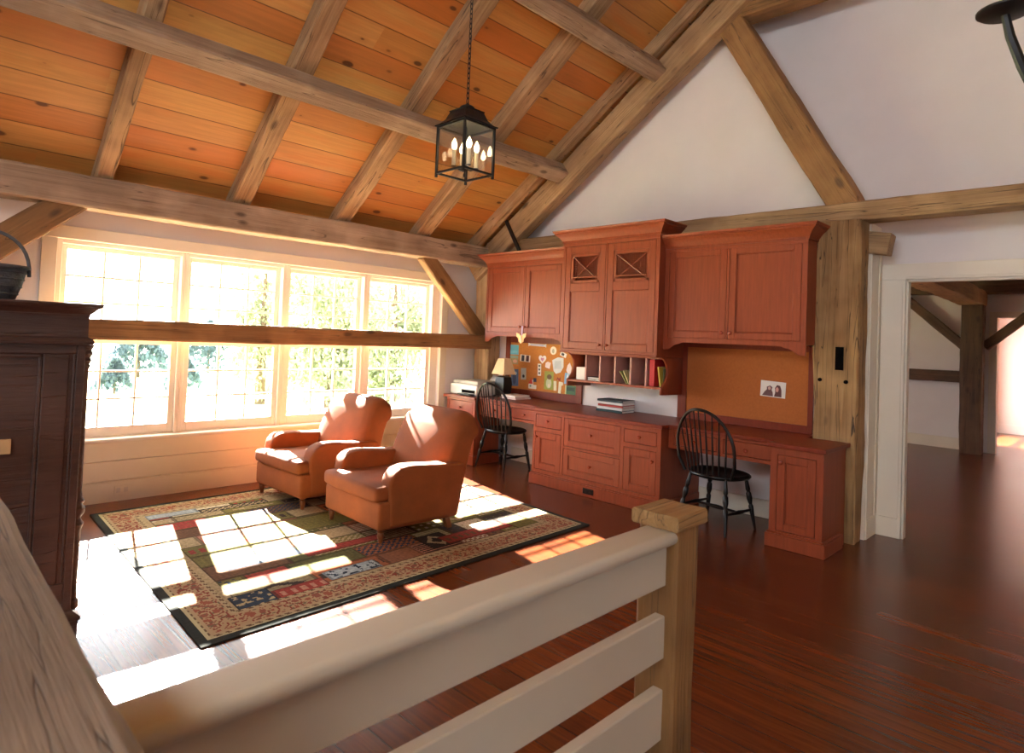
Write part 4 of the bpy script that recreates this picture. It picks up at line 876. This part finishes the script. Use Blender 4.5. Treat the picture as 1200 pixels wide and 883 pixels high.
B().lathe((HX, HY, 1.9), (0, 0, 1), [(0, .004), (.03, .02), (.08, .04), (.14, .03), (.2, .016), (.9, .012)], 14).build('stem', M['iron_black'], c)
B().tube([(HX, HY, 2.8), (HX, HY, 3.8), (HX, HY, 5.42)], .006, 6).build('chain', M['iron_black'], c)

# ------------------------------------------------------------------ rooms beyond the doorway
FX = 12.0
fx2 = B(); fx2.prism([(FX, 5.6, 0), (FX, 1.375, 0), (FX, 1.375, 2.02), (FX, .3, 2.02), (FX, .3, 0), (FX, -3, 0), (FX, -3, 2.75), (FX, 5.6, 2.75)], (.15, 0, 0)); struct(fx2.build('wall_far', M['plaster'], smooth=0))
struct(B().box(FX - .02, FX, 1.375, 1.47, 0, 2.1, .003, 1).box(FX - .02, FX, .22, .3, 0, 2.1, .003, 1).box(FX - .022, FX, .22, 1.47, 2.02, 2.11, .003, 1).build('trim_5', M['white'], smooth=0))
struct(B().box(FX - .018, FX, 1.77, 5.6, 0, .17, .003, 1).build('baseboard_far', M['white'], smooth=0))
struct(B().box(XW + .06, 16, -3, 1.85, 2.66, 2.8).box(XW + .06, FX + .15, 1.85, 5.8, 2.66, 2.8).build('ceiling_far', M['plaster'], smooth=0))
b = B().box(XW + .06, 6.6, 5.6, 5.8, 0, 2.66).box(8.3, FX + .15, 5.6, 5.8, 0, 2.66).box(6.6, 8.3, 5.6, 5.8, 0, .8).box(6.6, 8.3, 5.6, 5.8, 1.9, 2.66); struct(b.build('wall_beyond', M['plaster'], smooth=0))  # unseen window opening added to light the far room
struct(B().box(XW + .06, 16, -3.2, -3, 0, 2.66).build('wall_hall_right', M['plaster'], smooth=0))
struct(B().box(15.5, 15.7, -3, 1.85, 0, 2.66).box(15.48, 15.5, -3, 1.75, 0, .17).build('wall_hall_end', M['plaster'], smooth=0))
b = B().box(FX + .15, 13.3, 1.75, 1.85, 0, 2.66).box(15.0, 15.5, 1.75, 1.85, 0, 2.66).box(13.3, 15.0, 1.75, 1.85, 1.9, 2.66).box(13.3, 15.0, 1.75, 1.85, 0, .08)
for x in (13.85, 14.4): b.box(x - .02, x + .02, 1.78, 1.82, .08, 1.9)
for z in (.3, .7, 1.1, 1.5): b.box(13.3, 15.0, 1.78, 1.82, z - .015, z + .015)
struct(b.build('wall_hall_left', M['plaster'], smooth=0))
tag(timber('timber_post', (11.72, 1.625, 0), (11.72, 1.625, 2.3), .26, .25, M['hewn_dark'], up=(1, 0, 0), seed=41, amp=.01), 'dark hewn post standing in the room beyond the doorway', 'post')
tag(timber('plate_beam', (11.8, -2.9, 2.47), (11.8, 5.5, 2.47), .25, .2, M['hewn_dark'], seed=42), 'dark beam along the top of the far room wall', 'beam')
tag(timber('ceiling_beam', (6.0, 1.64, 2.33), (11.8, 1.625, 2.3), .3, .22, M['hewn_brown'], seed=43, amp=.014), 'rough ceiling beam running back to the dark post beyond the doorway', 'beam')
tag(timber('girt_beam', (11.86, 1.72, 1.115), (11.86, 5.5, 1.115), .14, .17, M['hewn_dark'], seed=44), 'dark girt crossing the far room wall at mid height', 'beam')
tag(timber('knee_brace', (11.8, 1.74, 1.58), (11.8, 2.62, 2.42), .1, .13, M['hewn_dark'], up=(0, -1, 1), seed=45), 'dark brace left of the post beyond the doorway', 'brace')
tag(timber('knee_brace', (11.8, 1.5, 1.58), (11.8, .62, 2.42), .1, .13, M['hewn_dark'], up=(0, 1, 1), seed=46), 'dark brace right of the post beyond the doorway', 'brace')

# ------------------------------------------------------------------ outlet under the window
o = tag(B().box(1.455, 1.565, YW - .03, YW - .02, .052, .122, .003, 1).build('wall_outlet', M['white']), 'white double outlet low on the wall under the window', 'outlet')
for x in (1.483, 1.537): B().box(x - .014, x + .014, YW - .032, YW - .029, .068, .106, .002, 1).build('socket', colour((206, 198, 188)), o)

# ------------------------------------------------------------------ outside
b = B().box(-25, 45, YW + .25, 60, -1.0, -.7); struct(b.build('lawn', M['grass'], smooth=0), 'pale sunlit lawn outside the window', 'lawn')
def tree(x, y, h, w, mat, lab, n, cz=.55, conical=False, sz=.2, zb=-.7):
    rr = random.Random(int(x * 31 + y * 17)); c = thing('tree', (x, y, zb), lab, 'tree', 'trees outside the window')
    B().lathe((x, y, zb), (0, 0, 1), [(0, .14 * h / 4), (h * .25, .1 * h / 4), (h * .8, .03)], 8).build('trunk', M['bark'], c)
    vs, fs = [], []
    blobs = [(rr.uniform(-.6, .6), rr.uniform(-.6, .6), rr.uniform(-.7, .8), rr.uniform(.35, .6)) for _ in range(16)]
    for i in range(n):
        if conical:
            t = rr.random() ** .7; r = w * (1 - t) * (.6 + .4 * rr.random()) + .05; a = rr.uniform(0, 2 * PI); p = Vector((x + r * math.cos(a), y + r * math.sin(a), zb + .1 + (h - .1) * t))
        else:
            bl = rr.choice(blobs); d = Vector((rr.gauss(0, 1), rr.gauss(0, 1), rr.gauss(0, 1))).normalized() * bl[3] * rr.random() ** .4
            q = Vector(bl[:3]) + d; p = Vector((x + q.x * w, y + q.y * w, zb + h * (cz + q.z * .5)))
            if p.z < zb + .15: continue
        e = Euler((rr.uniform(0, 6), rr.uniform(0, 6), rr.uniform(0, 6))).to_matrix(); s = sz * rr.uniform(.5, 1.2)
        k = len(vs); vs += [p + e @ Vector(v) for v in ((-s, 0, 0), (0, -s * .5, .02), (s, 0, 0), (0, s * .5, .02))]; fs.append((k, k + 1, k + 2, k + 3))
    me = bpy.data.meshes.new('foliage'); me.from_pydata([v - Vector((x, y, zb)) for v in vs], [], fs); me.materials.append(mat); f = bpy.data.objects.new('foliage', me); COL.objects.link(f); f.parent = c
T = [(9.0, 15.2, 4.6, 1.6, 'light green tree behind the right window unit', 9000, .5), (11.8, 16.2, 5.0, 1.9, 'green tree farthest to the right outside, beside the corner post', 9000, .5), (7.9, 17.0, 5.0, 1.3, 'thin pale tree seen through the third window unit', 4500, .55), (16.2, 22.5, 6.2, 2.3, 'broad green tree in the second row outside the right window unit', 7000, .5), (13.2, 20.6, 5.8, 1.9, 'green tree in the second row outside, between two window units', 6000, .5)]
for x, y, h, w, lab, n, cz in T: tree(x, y, h, w, M['leaf'], lab, n, cz, sz=.1)
E2 = [(7.6, 27, 2.15, 1.6, 'blue-grey evergreen just left of the second window mullion'), (11.0, 29, 2.3, 1.8, 'blue-grey evergreen in the middle of the second window unit'), (14.2, 31, 2.4, 1.7, 'blue-grey evergreen right in the second window unit'), (4.6, 28.4, 2.3, 1.5, 'blue-grey evergreen seen through the leftmost panes'), (5.3, 21, 1.0, .6, 'low dark shrub on the lawn in the first window unit'), (7.4, 21.5, 1.1, .7, 'low grey shrub on the lawn near the first mullion')]
for x, y, h, w, lab in E2: tree(x, y, h, w, M['leaf_blue'], lab, 2600 if h > 2 else 700, .5, True, .13)
c = thing('paddock_fence', (8.5, 12.6, -.7), 'grey post and rail fence across the lawn outside', 'fence')
for i in range(8):
    x = 5.4 + i * .95; B().box(x - .04, x + .04, 12.56, 12.64, -.7, .14, .006, 1).build('fence_post', M['fence'], c)
for z in (-.35, -.02): B().box(5.3, 12.2, 12.585, 12.615, z - .04, z + .04, .006, 1).build('fence_rail', M['fence'], c)

# ------------------------------------------------------------------ light
wd = bpy.data.worlds.new('sky'); SC.world = wd; wd.use_nodes = True
nt = wd.node_tree; bg = nt.nodes['Background']; bg.inputs[0].default_value = (.86, .93, 1., 1); bg.inputs[1].default_value = 8.5
su = bpy.data.lights.new('sun', 'SUN'); su.energy = 105; su.angle = math.radians(.6); su.color = (1., .95, .88)
so = bpy.data.objects.new('sun', su); COL.objects.link(so); so.location = (8, 30, 20)
so.rotation_euler = Vector((-.2385, -1, -.59)).to_track_quat('-Z', 'Y').to_euler()
def portal(name, loc, sx, sy, direction):
    l = bpy.data.lights.new(name, 'AREA'); l.shape = 'RECTANGLE'; l.size = sx; l.size_y = sy; l.cycles.is_portal = True
    o = bpy.data.objects.new(name, l); COL.objects.link(o); o.location = loc; o.rotation_euler = Vector(direction).to_track_quat('-Z', 'Z').to_euler()
portal('daylight_window', ((OX0 + OX1) / 2, YW + .25, 1.25), 3.8, 1.6, (0, -1, 0))
portal('added_opening_back', (-1.4, YB - .25, 1.35), 1.2, 1.1, (0, 1, 0))
portal('added_opening_left', (XL - .25, -3.0, 1.4), 1.2, 1.2, (1, 0, 0))  # back and left openings are unseen, added for fill
portal('daylight_hall', (14.15, 1.9, 1.0), 1.7, 1.8, (0, -1, 0)); portal('added_opening_gable', (XL - .25, .5, 3.4), 3.8, 1.2, (1, 0, 0)); portal('added_opening_far_room', (7.45, 5.85, 1.35), 1.7, 1.1, (0, -1, 0))  # gable and far-room openings are added, out of view

# ------------------------------------------------------------------ camera
cam = bpy.data.cameras.new('camera'); co = bpy.data.objects.new('camera', cam); COL.objects.link(co); SC.camera = co
yaw, pit, rol = (math.radians(a) for a in (45.469, 1.612, 2.388))
fw_ = Vector((math.cos(yaw) * math.cos(pit), math.sin(yaw) * math.cos(pit), math.sin(pit))); r0 = Vector((math.sin(yaw), -math.cos(yaw), 0)); u0 = r0.cross(fw_)
rr_ = r0 * math.cos(rol) + u0 * math.sin(rol); uu_ = -r0 * math.sin(rol) + u0 * math.cos(rol)
mt = Matrix((rr_, uu_, -fw_)).transposed().to_4x4(); mt.translation = (0, 0, 1.42); co.matrix_world = mt
cam.sensor_width = 36; cam.lens = 739.2 / 1200 * 36; cam.shift_x = (600 - 572.4) / 1200; cam.shift_y = -(441.5 - 374.4) / 1200
cam.clip_start = .02; cam.clip_end = 200
cam.dof.use_dof = True; cam.dof.focus_distance = 4.2; cam.dof.aperture_fstop = 5.

SC.view_settings.view_transform = 'Standard'; SC.view_settings.look = 'None'; SC.view_settings.gamma = 1; SC.view_settings.exposure = .76; SC.view_settings.use_curve_mapping = False
SC.cycles.max_bounces = 10; SC.cycles.diffuse_bounces = 6; SC.cycles.glossy_bounces = 4; SC.cycles.transparent_max_bounces = 16
SC.cycles.use_denoising = True; SC.cycles.sample_clamp_indirect = 8.
